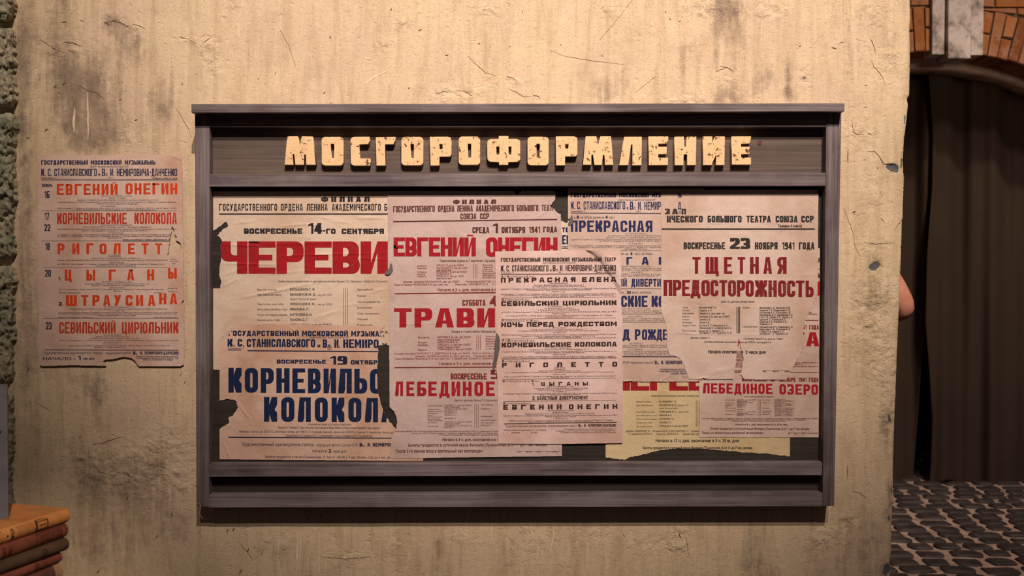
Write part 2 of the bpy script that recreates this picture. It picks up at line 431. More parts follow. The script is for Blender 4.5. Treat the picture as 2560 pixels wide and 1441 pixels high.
def ridge(creases, x, y):
    z = np.zeros_like(x)
    for (x0, y0, x1, y1, w, a) in creases:
        dx, dy = x1 - x0, y1 - y0; L2 = dx * dx + dy * dy
        u = np.clip(((x - x0) * dx + (y - y0) * dy) / L2, 0, 1)
        d = np.hypot(x - x0 - u * dx, y - y0 - u * dy)
        z = z + a * np.exp(-(d / w) ** 2) * np.clip(np.sin(np.pi * np.clip(u, 0.03, 0.97)), 0, 1) ** .5
    return z

def to_world(T, ydep, disp, lift):
    """pixel triangles -> world vertices and faces (paper is merged; print carries its own tiny lift as a third column)"""
    v = T.reshape(-1, T.shape[2])
    if T.shape[2] == 2:
        key = np.round(v * 50).astype(np.int64)
        _, idx, inv = np.unique(key[:, 0] * 10000000 + key[:, 1], return_index=True, return_inverse=True)
        u = v[idx]; F = inv.reshape(-1, 3); ex = 0.0
    else:
        u = v; F = np.arange(len(v)).reshape(-1, 3); ex = v[:, 2]
    yy = ydep - lift - ex - (disp(u[:, 0], u[:, 1]) if disp else 0.0)
    a = (u[:, 0] - 1280.0) / FPX; b = -(u[:, 1] - 720.5) / FPX
    t0 = (ydep + DIST) / (CP + b * SP)
    X = a * t0; Z = CAMH + (-SP + b * CP) * t0
    V = np.stack([X, np.broadcast_to(yy, X.shape), Z], 1)
    F = F[(F[:, 0] != F[:, 1]) & (F[:, 1] != F[:, 2]) & (F[:, 0] != F[:, 2])]
    p0, p1, p2 = V[F[:, 0]], V[F[:, 1]], V[F[:, 2]]
    ny = (p1[:, 2] - p0[:, 2]) * (p2[:, 0] - p0[:, 0]) - (p1[:, 0] - p0[:, 0]) * (p2[:, 2] - p0[:, 2])
    F[ny > 0] = F[ny > 0][:, ::-1]
    return V, F
def lifted(T, step=0.9e-6):
    """overlapping strokes of one letter must not share a plane exactly"""
    z = (np.arange(len(T)) % 67) * step
    return np.concatenate([T, np.broadcast_to(z[:, None, None], (len(T), 3, 1))], 2)

def poster(label, loops, ydep, inks, paper, edge, seed, creases=(), extra=None, wear=0.5, grid=4.0, group=None):
    """inks: list of (part name, Ink, colour, part label)"""
    paper = (paper[0] - 2, paper[1] + 6, paper[2] + 18); edge = (edge[0] - 10, edge[1] - 4, edge[2] + 6)
    creases = [(a_, b_, c_, d_, max(1.5, e_ * .55), f_ * 1.9) for a_, b_, c_, d_, e_, f_ in creases]; grid = 2.5 if creases else grid
    mask = Mask(loops)
    al = np.concatenate([np.array(l) for l in loops]); x0, y0 = al.min(0); x1, y1 = al.max(0)
    nx = int((x1 - x0) / grid) + 2; ny = int((y1 - y0) / grid) + 2
    gx, gy = np.meshgrid(x0 - 1 + np.arange(nx) * grid, y0 - 1 + np.arange(ny) * grid)
    c = np.stack([gx, gy], -1)
    a, b, d, e = c[:-1, :-1].reshape(-1, 2), c[:-1, 1:].reshape(-1, 2), c[1:, 1:].reshape(-1, 2), c[1:, :-1].reshape(-1, 2)
    T = np.concatenate([np.stack([a, b, d], 1), np.stack([a, d, e], 1)])
    T = mask.clip(T)
    cr = list(creases)
    disp = (lambda x, y: ridge(cr, x, y) + (extra(x, y) if extra else 0.0)) if (cr or extra) else None
    V, F = to_world(T, ydep, disp, 0.0)
    root = P((x0 + x1) / 2, y1, ydep)
    V = V - np.array(root)
    o = obj_np('theatre_poster', V, F, mat_paper(paper, seed, edge), None, True)
    o.location = root; tag(o, label, 'poster', group)
    for name, ink, colr, lab in inks:
        if not ink.t: continue
        m = mat_ink(colr, paper, seed, edge, wear)
        for part in (ink.lines() if name.startswith('headline') or name.startswith('subtitle') else [ink.t]):
            T = mask.clip(split(lifted(np.concatenate(part)), 3.0 if cr else 7.0), 1.0)
            if not len(T): continue
            V, F = to_world(T, ydep, disp, 0.00030)
            q = obj_np(name, V - np.array(root), F, m, None, False)
            q.parent = o
            if lab: q['label'] = lab
    return o

POOL = ('Музыка Жака Оффенбаха. Текст Виталия Зак (проза) и Михаила Улицкого (стихи). Режиссура—Заслуж. арт. РСФСР Д. В. Камерницкий, А. С. Беляков и Заслуж. арт. РСФСР Б. К. Попов. '
        'Дирижер Н. С. Голованов. Гл. хормейстер Заслуж. арт. РСФСР А. С. Степанов. Художники А. Н. Рудаев и Д. А. Сулержицкий. Танцы поставлены В. П. Бурмейстер. Исполняют роли: '
        'Елена—Народн. арт. РСФСР К. Ф. Комарова (16), Заслуж. арт. РСФСР М. А. Греб (26). Париж—Г. И. Орлова (16), К. К. Трокина (26). Менелай—С. Г. Баскова, Агамемнон—В. Н. Трофимов, '
        'Постановка Народного артиста Союза ССР К. С. Станиславского и Заслуж. артистки РСФСР Е. С. Соколовой. Либретто П. А. Маркова и Н. С. Каверина. ')
pool_at = [0]
def tiny(ink, lines, h=3.5, off=0.004, sl=0.0, cw=2.05):
    for (x0, x1, y) in lines:
        n = max(5, int((x1 - x0) / cw)); k = pool_at[0] % len(POOL)
        while POOL[k - 1] != ' ': k = (k + 1) % len(POOL)
        s = (POOL + POOL)[k:k + n].strip(); pool_at[0] += n
        ink.text(s, x0, x1, y - h / 2, y + h / 2, off, sl)
def cast(ink, x, names, off=0.02, h=4.4, sl=0.0):
    for (txt, x1, y) in names: ink.text(txt, x, x1, y - h / 2, y + h / 2, off, sl)
#==MARK==

# ------------------------------------------------------------------ plaster wall
EDGE = [(2279, -90), (2277, 0), (2278, 50), (2276, 65), (2277, 150), (2275, 238), (2269, 246), (2272, 262), (2268, 300), (2264, 335), (2262, 345), (2259, 400), (2260, 428), (2262, 445), (2260, 500),
        (2259, 545), (2257, 550), (2256, 600), (2255, 640), (2252, 700), (2249, 780), (2246, 850), (2243, 930), (2240, 1000), (2237, 1080), (2235, 1150), (2234, 1240), (2232, 1290), (2231, 1300), (2230, 1380), (2226, 1400), (2227, 1441), (2222, 1600), (2195, 2200)]
def edge_x(py):
    for (xa, ya), (xb, yb) in zip(EDGE, EDGE[1:]):
        if ya <= py <= yb: return xa + (xb - xa) * (py - ya) / (yb - ya)
    return EDGE[0][0] if py < EDGE[0][1] else EDGE[-1][0]
# stains, rough patches and chips of the plaster: (x, y, rx, ry, strength)
GRIME = [(58, 250, 20, 240, .75), (60, 130, 22, 80, .7), (62, 640, 24, 220, .38), (75, 900, 30, 200, .28), (145, 30, 45, 60, .5), (150, 120, 55, 55, .62), (180, 195, 55, 45, .62), (140, 230, 30, 90, .35),
         (205, 255, 55, 55, .85), (190, 310, 40, 60, .75), (245, 290, 50, 60, .7), (262, 330, 30, 30, .6), (225, 360, 60, 25, .5), (290, 70, 35, 40, .35), (275, 60, 25, 20, .4), (240, 165, 25, 60, .35), (325, 130, 40, 40, .5),
         (345, 95, 15, 15, .4), (400, 255, 28, 65, .5), (380, 300, 40, 40, .25), (425, 220, 12, 80, .25), (300, 200, 20, 70, .3), (590, 110, 14, 20, .25), (500, 130, 60, 60, .12),
         (245, 965, 30, 40, .5), (240, 1015, 14, 50, .45), (170, 950, 40, 40, .35), (225, 1205, 25, 40, .7), (280, 1165, 70, 40, .4), (360, 1190, 70, 50, .4), (300, 1290, 90, 60, .3), (150, 1150, 60, 90, .25), (60, 940, 14, 50, .4), (110, 1250, 60, 60, -.1),
         (420, 1080, 40, 60, .25), (420, 1320, 60, 70, .25), (240, 1380, 80, 60, .3), (340, 1230, 120, 40, .2),
         (1812, 25, 22, 60, .75), (1795, 60, 12, 70, .55), (1840, 60, 20, 70, .55), (1780, 20, 50, 20, .3), (1735, 125, 18, 30, .3), (1790, 130, 6, 70, .45), (1705, 150, 8, 40, .3), (1835, 180, 16, 50, .3), (1820, 240, 30, 30, .55), (1795, 245, 10, 30, .7), (1865, 225, 20, 30, .35),
         (1905, 195, 28, 45, .45), (1925, 185, 10, 20, .5), (1970, 205, 8, 45, .8), (1978, 235, 16, 20, .5), (1538, 225, 40, 35, .55), (1560, 190, 8, 40, .4), (1505, 230, 20, 30, .3), (1740, 200, 5, 60, .25), (1705, 210, 4, 50, .3),
         (2110, 60, 30, 80, .22), (2130, 150, 40, 70, .22), (2235, 100, 20, 40, .25), (2225, 140, 25, 30, .25), (2165, 30, 20, 30, .22),
         (2190, 660, 18, 14, .5), (2180, 640, 12, 8, .35), (2190, 740, 50, 50, .3), (2170, 720, 30, 40, .2), (2210, 1060, 14, 30, .5), (2222, 1040, 10, 80, .4), (2225, 1250, 8, 60, .7), (2215, 1290, 6, 20, .6), (2215, 1430, 16, 24, .75),
         (1880, 1350, 14, 50, .55), (1872, 1395, 14, 40, .45), (1895, 1400, 8, 40, .35), (1930, 1320, 5, 60, .3), (1912, 1330, 3, 40, .4), (2150, 1330, 60, 80, .28), (2100, 1400, 60, 40, .25), (1890, 1430, 50, 30, .35), (1280, 1390, 30, 50, .3), (1090, 1400, 10, 40, .35), (1100, 1380, 8, 30, .4), (1060, 1420, 30, 30, .3), (930, 1350, 4, 50, .4), (880, 1350, 4, 40, .2), (680, 1380, 60, 40, .2)]
ROUGH = [(520, 110, 28, 22, .9), (535, 150, 30, 30, .8), (455, 98, 30, 10, .7), (580, 12, 25, 10, .7), (565, 45, 20, 10, .6), (705, 28, 14, 10, .7), (160, 125, 45, 25, 1), (150, 30, 50, 10, .6), (290, 58, 25, 10, .8), (340, 70, 25, 15, .6),
         (300, 340, 60, 20, .5), (1215, 28, 30, 13, 1), (1005, 55, 25, 12, .9), (960, 110, 22, 25, .7), (1130, 240, 55, 18, 1), (1220, 215, 60, 20, .6), (1290, 205, 20, 8, .6), (1520, 25, 28, 16, .8), (1780, 25, 70, 20, .9), (1930, 22, 45, 22, .9), (1820, 190, 18, 30, .8),
         (1730, 250, 40, 10, .9), (1660, 252, 30, 8, .6), (2014, 190, 14, 20, 1), (2190, 30, 40, 40, .5), (2220, 160, 50, 70, .45), (2150, 330, 60, 60, .4), (2190, 480, 40, 60, .35), (2170, 620, 40, 30, .5), (2190, 740, 55, 40, .9), (2180, 830, 60, 60, .8), (2200, 940, 40, 60, .8),
         (2215, 1050, 20, 60, .8), (400, 1120, 80, 40, .6), (330, 1200, 100, 50, .7), (250, 1170, 60, 50, .6), (440, 1180, 50, 60, .5), (185, 985, 20, 12, .6), (200, 1150, 20, 10, .6), (990, 1370, 30, 30, .6), (870, 1400, 60, 25, .5), (1150, 1345, 40, 20, .6), (1320, 1350, 60, 40, .5),
         (1480, 1340, 50, 25, .4), (1640, 1360, 60, 25, .6), (1700, 1350, 25, 40, .7), (2070, 1340, 30, 25, .9), (2120, 1305, 20, 15, 1), (2040, 1360, 30, 30, .7), (700, 1350, 60, 20, .4)]
CHIP = [(2230, 418, 15, 8, 1), (2238, 425, 8, 6, .9), (2190, 662, 15, 9, .8), (2183, 672, 8, 6, .8), (2263, 300, 4, 20, .55), (2262, 262, 4, 16, .3), (2256, 405, 4, 24, .6), (2224, 1045, 5, 16, .6), (2230, 1230, 3, 30, .6), (2224, 1300, 4, 20, .5), (2218, 1425, 12, 18, .7), (2013, 192, 10, 16, .4)]
def blobs(lst, X, Y):
    r = np.zeros_like(X)
    for (x, y, rx, ry, s) in lst:
        r += s * np.exp(-(((X - x) / rx) ** 2 + ((Y - y) / ry) ** 2) * 0.9)
    return np.clip(r, 0, 1)

NU, NV = 540, 440
py_rows = np.linspace(-90, 1640, NV); us = np.linspace(0, 1, NU)
PX = np.zeros((NV, NU)); PY = np.zeros((NV, NU))
for j, py in enumerate(py_rows):
    PX[j] = -60 + (edge_x(py) + 1.2 * math.sin(py * .9) * noise.noise((py * .05, 0, 0)) - (-60)) * us; PY[j] = py
a_ = (PX - 1280) / FPX; b_ = -(PY - 720.5) / FPX; t_ = DIST / (CP + b_ * SP)
WX = a_ * t_; WZ = CAMH + (-SP + b_ * CP) * t_
RG = blobs(ROUGH, PX, PY); GR = blobs(GRIME, PX, PY); CH = blobs(CHIP, PX, PY)
WY = np.zeros_like(WX)
for j in range(NV):
    for i in range(NU):
        x, z = WX[j, i], WZ[j, i]
        n1 = noise.noise((x * 3.0, z * 3.0, 1.0)); n2 = noise.noise((x * 11, z * 9, 4.0)); n3 = noise.noise((x * 45, z * 45, 7.0))
        WY[j, i] = 0.0012 * n1 + 0.0007 * n2 + RG[j, i] * (0.0030 * n3 + 0.0018 * noise.noise((x * 95, z * 95, 2.0)))
WY += 0.0035 * CH * (CH > .35)
WY = np.clip(WY + 0.001, -0.003, 0.012)
right_roll = np.clip((us - 0.9925) / 0.0075, 0, 1) ** 2 * 0.006
WY += right_roll[None, :]
verts = [(WX[j, i], WY[j, i], WZ[j, i]) for j in range(NV) for i in range(NU)]
faces = [(j * NU + i, (j + 1) * NU + i, (j + 1) * NU + i + 1, j * NU + i + 1) for j in range(NV - 1) for i in range(NU - 1)]
nb = len(verts)
for j in range(NV):                                    # the end face of the wall, its back, and the foot down to the ground
    x, z = WX[j, -1], WZ[j, -1]; k = 0.004 * noise.noise((0, z * 20, 3)) + 0.003
    verts += [(x + k, 0.012 + WY[j, -1], z), (x + 0.004, 0.20, z), (WX[j, 0], 0.20, z)]
for j in range(NV - 1):
    p, q = nb + j * 3, nb + (j + 1) * 3; l0, l1 = j * NU + NU - 1, (j + 1) * NU + NU - 1
    faces += [(l0, l1, q, p), (p, q, q + 1, p + 1), (p + 1, q + 1, q + 2, p + 2)]
yb = NV - 1; f0 = len(verts)
zb = 0.0
verts += [(WX[yb, 0], 0.003, zb), (WX[yb, -1], 0.003, zb), (WX[yb, -1], 0.2, zb), (WX[yb, 0], 0.2, zb), (WX[yb, 0], 0.0005, WZ[yb, 0]), (WX[yb, -1], 0.006, WZ[yb, -1]), (WX[yb, -1] + .004, 0.2, WZ[yb, -1]), (WX[yb, 0], 0.2, WZ[yb, 0])]
faces += [(f0 + 4, f0, f0 + 1, f0 + 5), (f0 + 5, f0 + 1, f0 + 2, f0 + 6), (f0 + 6, f0 + 2, f0 + 3, f0 + 7)]
def wall_y(px, py):
    j = int(np.clip((py + 90) / 1730 * (NV - 1), 0, NV - 1)); i = int(np.clip((px + 60) / (edge_x(py) + 60) * (NU - 1), 0, NU - 1))
    return WY[j, i]
n_plain = len(faces); FL = []
def sliver(pts, w0, w1=None):
    """a thin dark fleck or crack following pixel points on the plaster"""
    w1 = w0 if w1 is None else w1; n = len(pts); s = len(verts); L = []
    for k, (x, y) in enumerate(pts):
        xa, ya = pts[max(k - 1, 0)]; xb, yb_ = pts[min(k + 1, n - 1)]; l = math.hypot(xb - xa, yb_ - ya) or 1
        nx, ny = -(yb_ - ya) / l, (xb - xa) / l; u = k / (n - 1); w = max((w0 + (w1 - w0) * u) * (0.25 + 0.75 * math.sin(math.pi * min(max(u, .06), .94))), .25)
        for sg in (1, -1):
            yy = wall_y(x, y) - 0.0007
            verts.append(tuple(P(x + sg * nx * w, y + sg * ny * w, yy)))
    for k in range(n - 1): faces.append((s + 2 * k, s + 2 * k + 2, s + 2 * k + 3, s + 2 * k + 1)); FL.append(len(faces) - 1)
rf = random.Random(3)
for (x, y, l, ang) in [(826, 93, 8, 60), (811, 232, 7, 50), (827, 257, 5, 40), (1117, 138, 8, 5), (1306, 30, 8, 80), (1197, 109, 6, 10), (1275, 116, 4, 85), (1320, 166, 5, 70), (1022, 220, 5, 60), (978, 24, 6, 70), (1402, 112, 4, 40), (1050, 75, 10, 25), (689, 183, 9, 70), (645, 197, 3, 60),
                       (115, 325, 10, 35), (160, 209, 12, 30), (137, 217, 10, 40), (70, 925, 12, 65), (452, 937, 9, 60), (462, 957, 11, 60), (318, 1245, 12, 60), (392, 1342, 12, 55), (200, 1093, 6, 40), (430, 1288, 18, 90), (571, 1274, 8, 65), (568, 1328, 10, 65), (620, 1376, 10, 75), (655, 1382, 16, 85), (583, 1325, 8, 60), (525, 1305, 6, 75), (770, 1298, 11, 70), (801, 1290, 9, 75),
                       (810, 1306, 5, 60), (245, 1430, 12, 65), (602, 1430, 14, 60), (2105, 106, 10, 15), (2085, 120, 12, -15), (2165, 213, 7, 10), (2163, 268, 9, 10), (2174, 335, 10, -10), (2194, 420, 4, 80), (2135, 530, 9, 15), (2136, 535, 6, 10), (2206, 550, 14, -50), (2120, 390, 36, 89), (2119, 1180, 30, 90), (2000, 115, 6, 30), (1664, 30, 4, 10), (1675, 48, 6, -30), (1700, 53, 5, 30), (1505, 140, 3, 50),
                       (340, 300, 8, 20), (455, 210, 5, 60), (300, 250, 6, 40), (265, 58, 14, -30), (160, 55, 14, 5), (205, 52, 12, -15), (70, 345, 10, 10), (1700, 1340, 14, -70), (1560, 1340, 10, -60), (1940, 1420, 6, 80)]:
    dx, dy = math.cos(math.radians(ang)) * l / 2, -math.sin(math.radians(ang)) * l / 2
    sliver([(x - dx, y - dy), (x + rf.uniform(-.8, .8), y), (x + dx, y + dy)], rf.uniform(.7, 1.6))
for pts, w in [([(2176, 97), (2180, 103), (2186, 118), (2189, 130)], 1.0), ([(2179, 150), (2184, 166), (2199, 182), (2208, 197), (2213, 214)], .8), ([(2130, 300), (2133, 330), (2142, 336), (2160, 337)], .7), ([(2170, 378), (2186, 379), (2198, 390), (2204, 402), (2208, 410), (2222, 409), (2238, 409), (2243, 425), (2250, 430)], 1.1),
               ([(2110, 520), (2125, 560), (2135, 590), (2137, 615), (2150, 640)], .5), ([(2160, 606), (2190, 610), (2218, 608), (2235, 607)], .8), ([(2237, 575), (2244, 565), (2256, 548)], .9), ([(1800, 165), (1822, 171), (1835, 180)], .8), ([(1790, 179), (1812, 170), (1820, 168)], .7), ([(1375, 125), (1410, 140), (1470, 150), (1560, 161)], .5),
               ([(1170, 140), (1200, 170), (1215, 182), (1240, 190)], .6), ([(1265, 190), (1280, 195), (1295, 203)], .8), ([(1090, 235), (1110, 229), (1128, 230)], .8), ([(1140, 226), (1160, 228), (1180, 240)], .8), ([(1270, 222), (1290, 230), (1310, 242), (1328, 241)], .8), ([(1333, 239), (1343, 240), (1350, 247)], 1.2),
               ([(160, 105), (185, 108), (205, 116)], 1.2), ([(100, 98), (115, 108), (135, 122), (150, 127)], 1.0), ([(265, 57), (280, 52), (300, 56), (320, 66)], 1.3), ([(330, 60), (350, 64), (362, 72)], .9), ([(440, 270), (455, 295), (470, 320), (480, 345)], .7), ([(445, 92), (470, 98), (490, 110)], .9), ([(500, 118), (512, 105), (530, 90)], .8),
               ([(195, 212), (215, 225), (240, 232), (262, 250)], .8), ([(230, 1113), (255, 1109), (278, 1100), (310, 1092)], 1.0), ([(85, 1005), (110, 1018), (130, 1030)], .6), ([(600, 1358), (615, 1376), (632, 1402)], .9), ([(800, 1393), (860, 1398), (900, 1396), (925, 1392)], .8), ([(1715, 1340), (1718, 1360), (1722, 1390)], .7), ([(2130, 1228), (2150, 1234), (2166, 1247)], .7),
               ([(2132, 1205), (2133, 1225)], .5), ([(1500, 100), (1550, 40), (1580, 0)], .35), ([(1590, 230), (1640, 190)], .35), ([(700, 75), (720, 110), (740, 165)], .35)]:
    q = []
    for (xa, ya), (xb, yb2) in zip(pts, pts[1:]):
        k = max(2, int(math.hypot(xb - xa, yb2 - ya) / 5))
        q += [(xa + (xb - xa) * i / k + rf.uniform(-.9, .9), ya + (yb2 - ya) * i / k + rf.uniform(-.9, .9)) for i in range(k)]
    sliver(q + [pts[-1]], w * .7)

n_dark = len(FL)
for pts, w in [([(912, 212), (928, 197), (948, 186), (970, 177)], 2.6), ([(908, 142), (918, 147), (930, 148)], 2.2), ([(219, 232), (220, 290), (220, 348)], 2.2), ([(187, 272), (184, 305), (186, 330)], 3.0), ([(744, 1328), (743, 1380), (742, 1445)], 2.4), ([(752, 1330), (750, 1390), (748, 1445)], 1.2), ([(798, 1330), (797, 1380), (800, 1445)], 1.6),
               ([(1322, 1275), (1328, 1330), (1345, 1360), (1342, 1400), (1345, 1445)], 1.6), ([(1385, 1275), (1384, 1340), (1376, 1380), (1378, 1445)], 1.6), ([(1470, 1330), (1468, 1400), (1470, 1445)], 1.3), ([(835, 1340), (834, 1384)], 1.3), ([(697, 1350), (696, 1386)], 1.1), ([(768, 1385), (770, 1445)], 1.2), ([(2074, 1330), (2072, 1400), (2070, 1441)], .8)]:
    q = []
    for (xa, ya), (xb, yb2) in zip(pts, pts[1:]):
        k = max(2, int(math.hypot(xb - xa, yb2 - ya) / 8))
        q += [(xa + (xb - xa) * i / k + rf.uniform(-.5, .5), ya + (yb2 - ya) * i / k) for i in range(k)]
    sliver(q + [pts[-1]], w)

n = NT('yellow_plaster', 0.88, 0.22)
at = n.sep(n.attr('stain'))
v1 = n.mapv((9, 1, 1.1)); streak = n.noise(3.0, 6, 0.62, v1, 0.8)
v2 = n.mapv((40, 1, 4)); fine_streak = n.noise(1.6, 5, 0.65, v2, 0.4)
cloud = n.noise(3.2, 5, 0.55); speck = n.noise(34, 7, 0.72); grit = n.noise(240, 4, 0.7); mott = n.noise(11, 6, 0.65)
c = n.mix(n.ramp(cloud, [(0.38, 0.0), (0.64, 1.0)]), lin((206, 180, 150)), lin((199, 171, 148)))
c = n.mix(n.ramp(streak, [(0.46, 0.0), (0.70, 0.62)]), c, lin((170, 144, 110)))
c = n.mix(n.ramp(fine_streak, [(0.30, 0.45), (0.46, 0.0)]), c, lin((218, 195, 162)))
c = n.mix(n.ramp(mott, [(0.52, 0.0), (0.72, 0.35)]), c, lin((160, 137, 114)))
gt = n.math('ADD', at[0], n.math('MULTIPLY', n.math('SUBTRACT', n.math('ADD', speck, fine_streak), 1.0), 0.95))
gt = n.math('ADD', n.math('MULTIPLY', at[0], 0.72), n.math('MULTIPLY', n.math('SUBTRACT', n.math('ADD', n.math('MULTIPLY', speck, 1.5), n.math('ADD', fine_streak, mott)), 1.75), 0.95))
gmask = n.math('MULTIPLY', n.ramp(gt, [(0.08, 0.0), (0.70, 0.80)]), n.math('MULTIPLY', n.ramp(at[0], [(0.02, 0.0), (0.20, 1.0)]), n.ramp(n.noise(19, 6, 0.7, n.mapv((1, 1, .45), (7, 1, 3))), [(0.34, 0.45), (0.60, 1.0)])))
c = n.mix(gmask, c, lin((104, 86, 78)))
c = n.mix(n.ramp(speck, [(0.24, 0.75), (0.36, 0.0)]), c, lin((108, 84, 60)))
c = n.mix(n.ramp(grit, [(0.32, 0.42), (0.47, 0.0)]), c, lin((120, 95, 68)))
ct = n.math('ADD', at[2], n.math('MULTIPLY', n.math('SUBTRACT', speck, 0.5), 1.2))
c = n.mix(n.ramp(ct, [(0.36, 0.0), (0.46, 1.0)]), c, lin((88, 84, 88)))
n.base(c)
trowel = n.noise(1.0, 4, 0.6, n.mapv((26, 1, 90), (0, 0, 0), (0, 0.6, 0)), 0.3)
pit = n.ramp(n.noise(70, 5, 0.7), [(0.30, 0.0), (0.42, 1.0)])
lump = n.ramp(n.math('ADD', n.noise(24, 4, 0.55, None, 0.3), n.math('MULTIPLY', at[1], 0.12)), [(0.50, 0.0), (0.68, 1.0)])
scab = n.ramp(n.math('ADD', n.noise(52, 3, 0.55, n.mapv((1, 1, 1.4), (3, 0, 5)), 0.3), n.math('MULTIPLY', at[1], 0.16)), [(0.60, 0.0), (0.74, 1.0)])
patch = n.math('ADD', n.math('MULTIPLY', lump, n.math('ADD', n.math('MULTIPLY', at[1], 0.75), 0.13)), n.math('ADD', n.math('MULTIPLY', scab, -0.32), n.math('MULTIPLY', at[1], n.math('MULTIPLY', n.noise(95, 3, 0.55), 0.16))))
h = n.math('ADD', n.math('MULTIPLY', patch, 1.35), n.math('ADD', n.math('MULTIPLY', trowel, 0.20), n.math('ADD', n.math('MULTIPLY', pit, 0.25), n.math('MULTIPLY', grit, 0.12))))
h = n.math('ADD', h, n.math('MULTIPLY', n.noise(16, 4, 0.6), 0.7))
n.bump(h, 0.7, 0.0034)
M_PLASTER = n.m
n = NT('crack_dirt', 0.95, 0.1); n.base(lin((92, 70, 50))); M_CRACK = n.m
n = NT('pale_drip', 0.9, 0.15); n.base(n.mix(n.ramp(n.noise(60, 5, .7), [(.38, 0.0), (.6, 1.0)]), lin((200, 174, 144)), lin((220, 198, 172)))); M_PALE = n.m
wall = obj_np('wall_front', verts, faces, [M_PLASTER, M_CRACK, M_PALE], None, True)
for k, f in enumerate(FL): wall.data.polygons[f].material_index = 1 if k < n_dark else 2
ca = wall.data.color_attributes.new('stain', 'FLOAT_COLOR', 'POINT')
arr = np.zeros((len(verts), 4), np.float32); arr[:NV * NU, 0] = GR.reshape(-1); arr[:NV * NU, 1] = RG.reshape(-1); arr[:NV * NU, 2] = CH.reshape(-1)
ca.data.foreach_set('color', arr.reshape(-1))
tag(wall, 'stained yellow plaster wall behind the notice board', 'wall', None, 'structure')

# ------------------------------------------------------------------ rough stone wall at the left edge
SJ = [-120, 62, 276, 660, 968, 1325, 1700]            # bed joints (pixel rows)
sx0, sx1 = -340, 37
ny_, nx_ = 560, 110
SV = []; SF = []
def stone_y(px, py):
    d = min(abs(py - j - 5 * noise.noise((px * .03, j, 0))) for j in SJ)
    dr = (sx1 - px)
    n1 = noise.fractal((px * .012, py * .012, 5), 0.7, 2.1, 5); n2 = noise.fractal((px * .055, py * .055, 9), 0.75, 2.2, 4)
    y = -0.030 - 0.016 * n1 - 0.011 * n2
    y += 0.034 * math.exp(-(d / 6.0) ** 2) + 0.02 * math.exp(-(d / 16.0) ** 2)
    y += 0.022 * math.exp(-(dr / 7.0) ** 2)
    return min(y, 0.02)
for j in range(ny_):
    py = -120 + 1780 * j / (ny_ - 1)
    xe = sx1 + 3.0 * noise.noise((0, py * .05, 2)) - 2.5 * max(0, noise.noise((0, py * .16, 8))) - 3.5 * sum(math.exp(-((py - q) / 9) ** 2) for q in SJ)
    for i in range(nx_):
        u = (i / (nx_ - 1)); px = sx0 + (xe - sx0) * (1 - (1 - u) ** 2.2)
        SV.append(tuple(P(px, py, stone_y(px, py))))
for j in range(ny_ - 1):
    for i in range(nx_ - 1):
        SF.append((j * nx_ + i, (j + 1) * nx_ + i, (j + 1) * nx_ + i + 1, j * nx_ + i + 1))
s0 = len(SV)
for j in range(ny_):
    v = SV[j * nx_ + nx_ - 1]; SV.append((v[0] + .001, 0.06, v[2]))
for j in range(ny_ - 1): SF.append((j * nx_ + nx_ - 1, (j + 1) * nx_ + nx_ - 1, s0 + j + 1, s0 + j))
zl = SV[(ny_ - 1) * nx_][2]; xl = SV[(ny_ - 1) * nx_][0]; xr = SV[(ny_ - 1) * nx_ + nx_ - 1][0]; s1 = len(SV)
SV += [(xl, -.03, zl), (xr, -.03, zl), (xr, -.03, 0), (xl, -.03, 0), (xr, .06, 0), (xr, .06, zl)]
SF += [(s1, s1 + 3, s1 + 2, s1 + 1), (s1 + 1, s1 + 2, s1 + 4, s1 + 5)]
n = NT('rough_stone', 0.95, 0.15)
a = n.noise(7, 5, 0.6); b = n.noise(60, 6, 0.75); g = n.noise(300, 4, 0.7)
c = n.mix(n.ramp(a, [(0.36, 0.0), (0.62, 1.0)]), lin((172, 168, 146)), lin((206, 186, 158)))
c = n.mix(n.ramp(n.noise(14, 5, 0.65, n.mapv((1, 1, 1), (4, 2, 9))), [(0.52, 0.0), (0.68, 0.75)]), c, lin((124, 134, 108)))
c = n.mix(n.ramp(b, [(0.34, 0.85), (0.52, 0.0)]), c, lin((92, 84, 70)))
c = n.mix(n.ramp(g, [(0.54, 0.0), (0.74, 0.5)]), c, lin((224, 214, 190)))
n.base(c).bump(n.math('ADD', n.math('MULTIPLY', b, 1.6), n.math('MULTIPLY', g, 0.6)), 0.9, 0.006)
stone = obj_np('wall_left', SV, SF, n.m, None, True)
tag(stone, 'rough grey stone block wall at the left edge of the plaster', 'wall', None, 'structure')

# ------------------------------------------------------------------ notice board
D_, MI, LI = lin((64, 52, 52)), lin((104, 90, 94)), lin((134, 120, 122))
WX_ = mat_wood('weathered_wood', D_, MI, LI, 'x', 1.0); WZ_ = mat_wood('weathered_wood', D_, MI, LI, 'z', 5.0)
WP_ = mat_wood('stained_panel', lin((66, 53, 48)), lin((92, 76, 70)), lin((104, 88, 80)), 'x', 9.0, 0.3)
WB_ = mat_wood('dark_backing', lin((30, 24, 22)), lin((48, 39, 35)), lin((60, 49, 44)), 'x', 13.0, 0.3)
YB, YR, YC, YL = -0.030, -0.062, -0.099, -0.049
board = empty('notice_board', P(1290, 1268, -0.004))
tag(board, 'large weathered dark wooden notice board with raised cream letters, hung on the plaster wall', 'notice board')
def bpart(name, quads, yf, yb, mat, bevel=0.0016, label=None):
    bm = bmesh.new()
    for q in quads: board_box(bm, q, yf, yb, bevel)
    o = obj_bm(name, bm, mat, board)
    if label: o['label'] = label
    return o
bpart('backboard', [rect(500, 440, 2072, 1258)], YB, -0.006, WB_, 0.001, 'dark brown backing board')
bpart('letter_panel', [rect(500, 296, 2058, 452)], YB - .0015, -0.006, WP_, 0.001, 'greyish brown panel behind the cream letters')
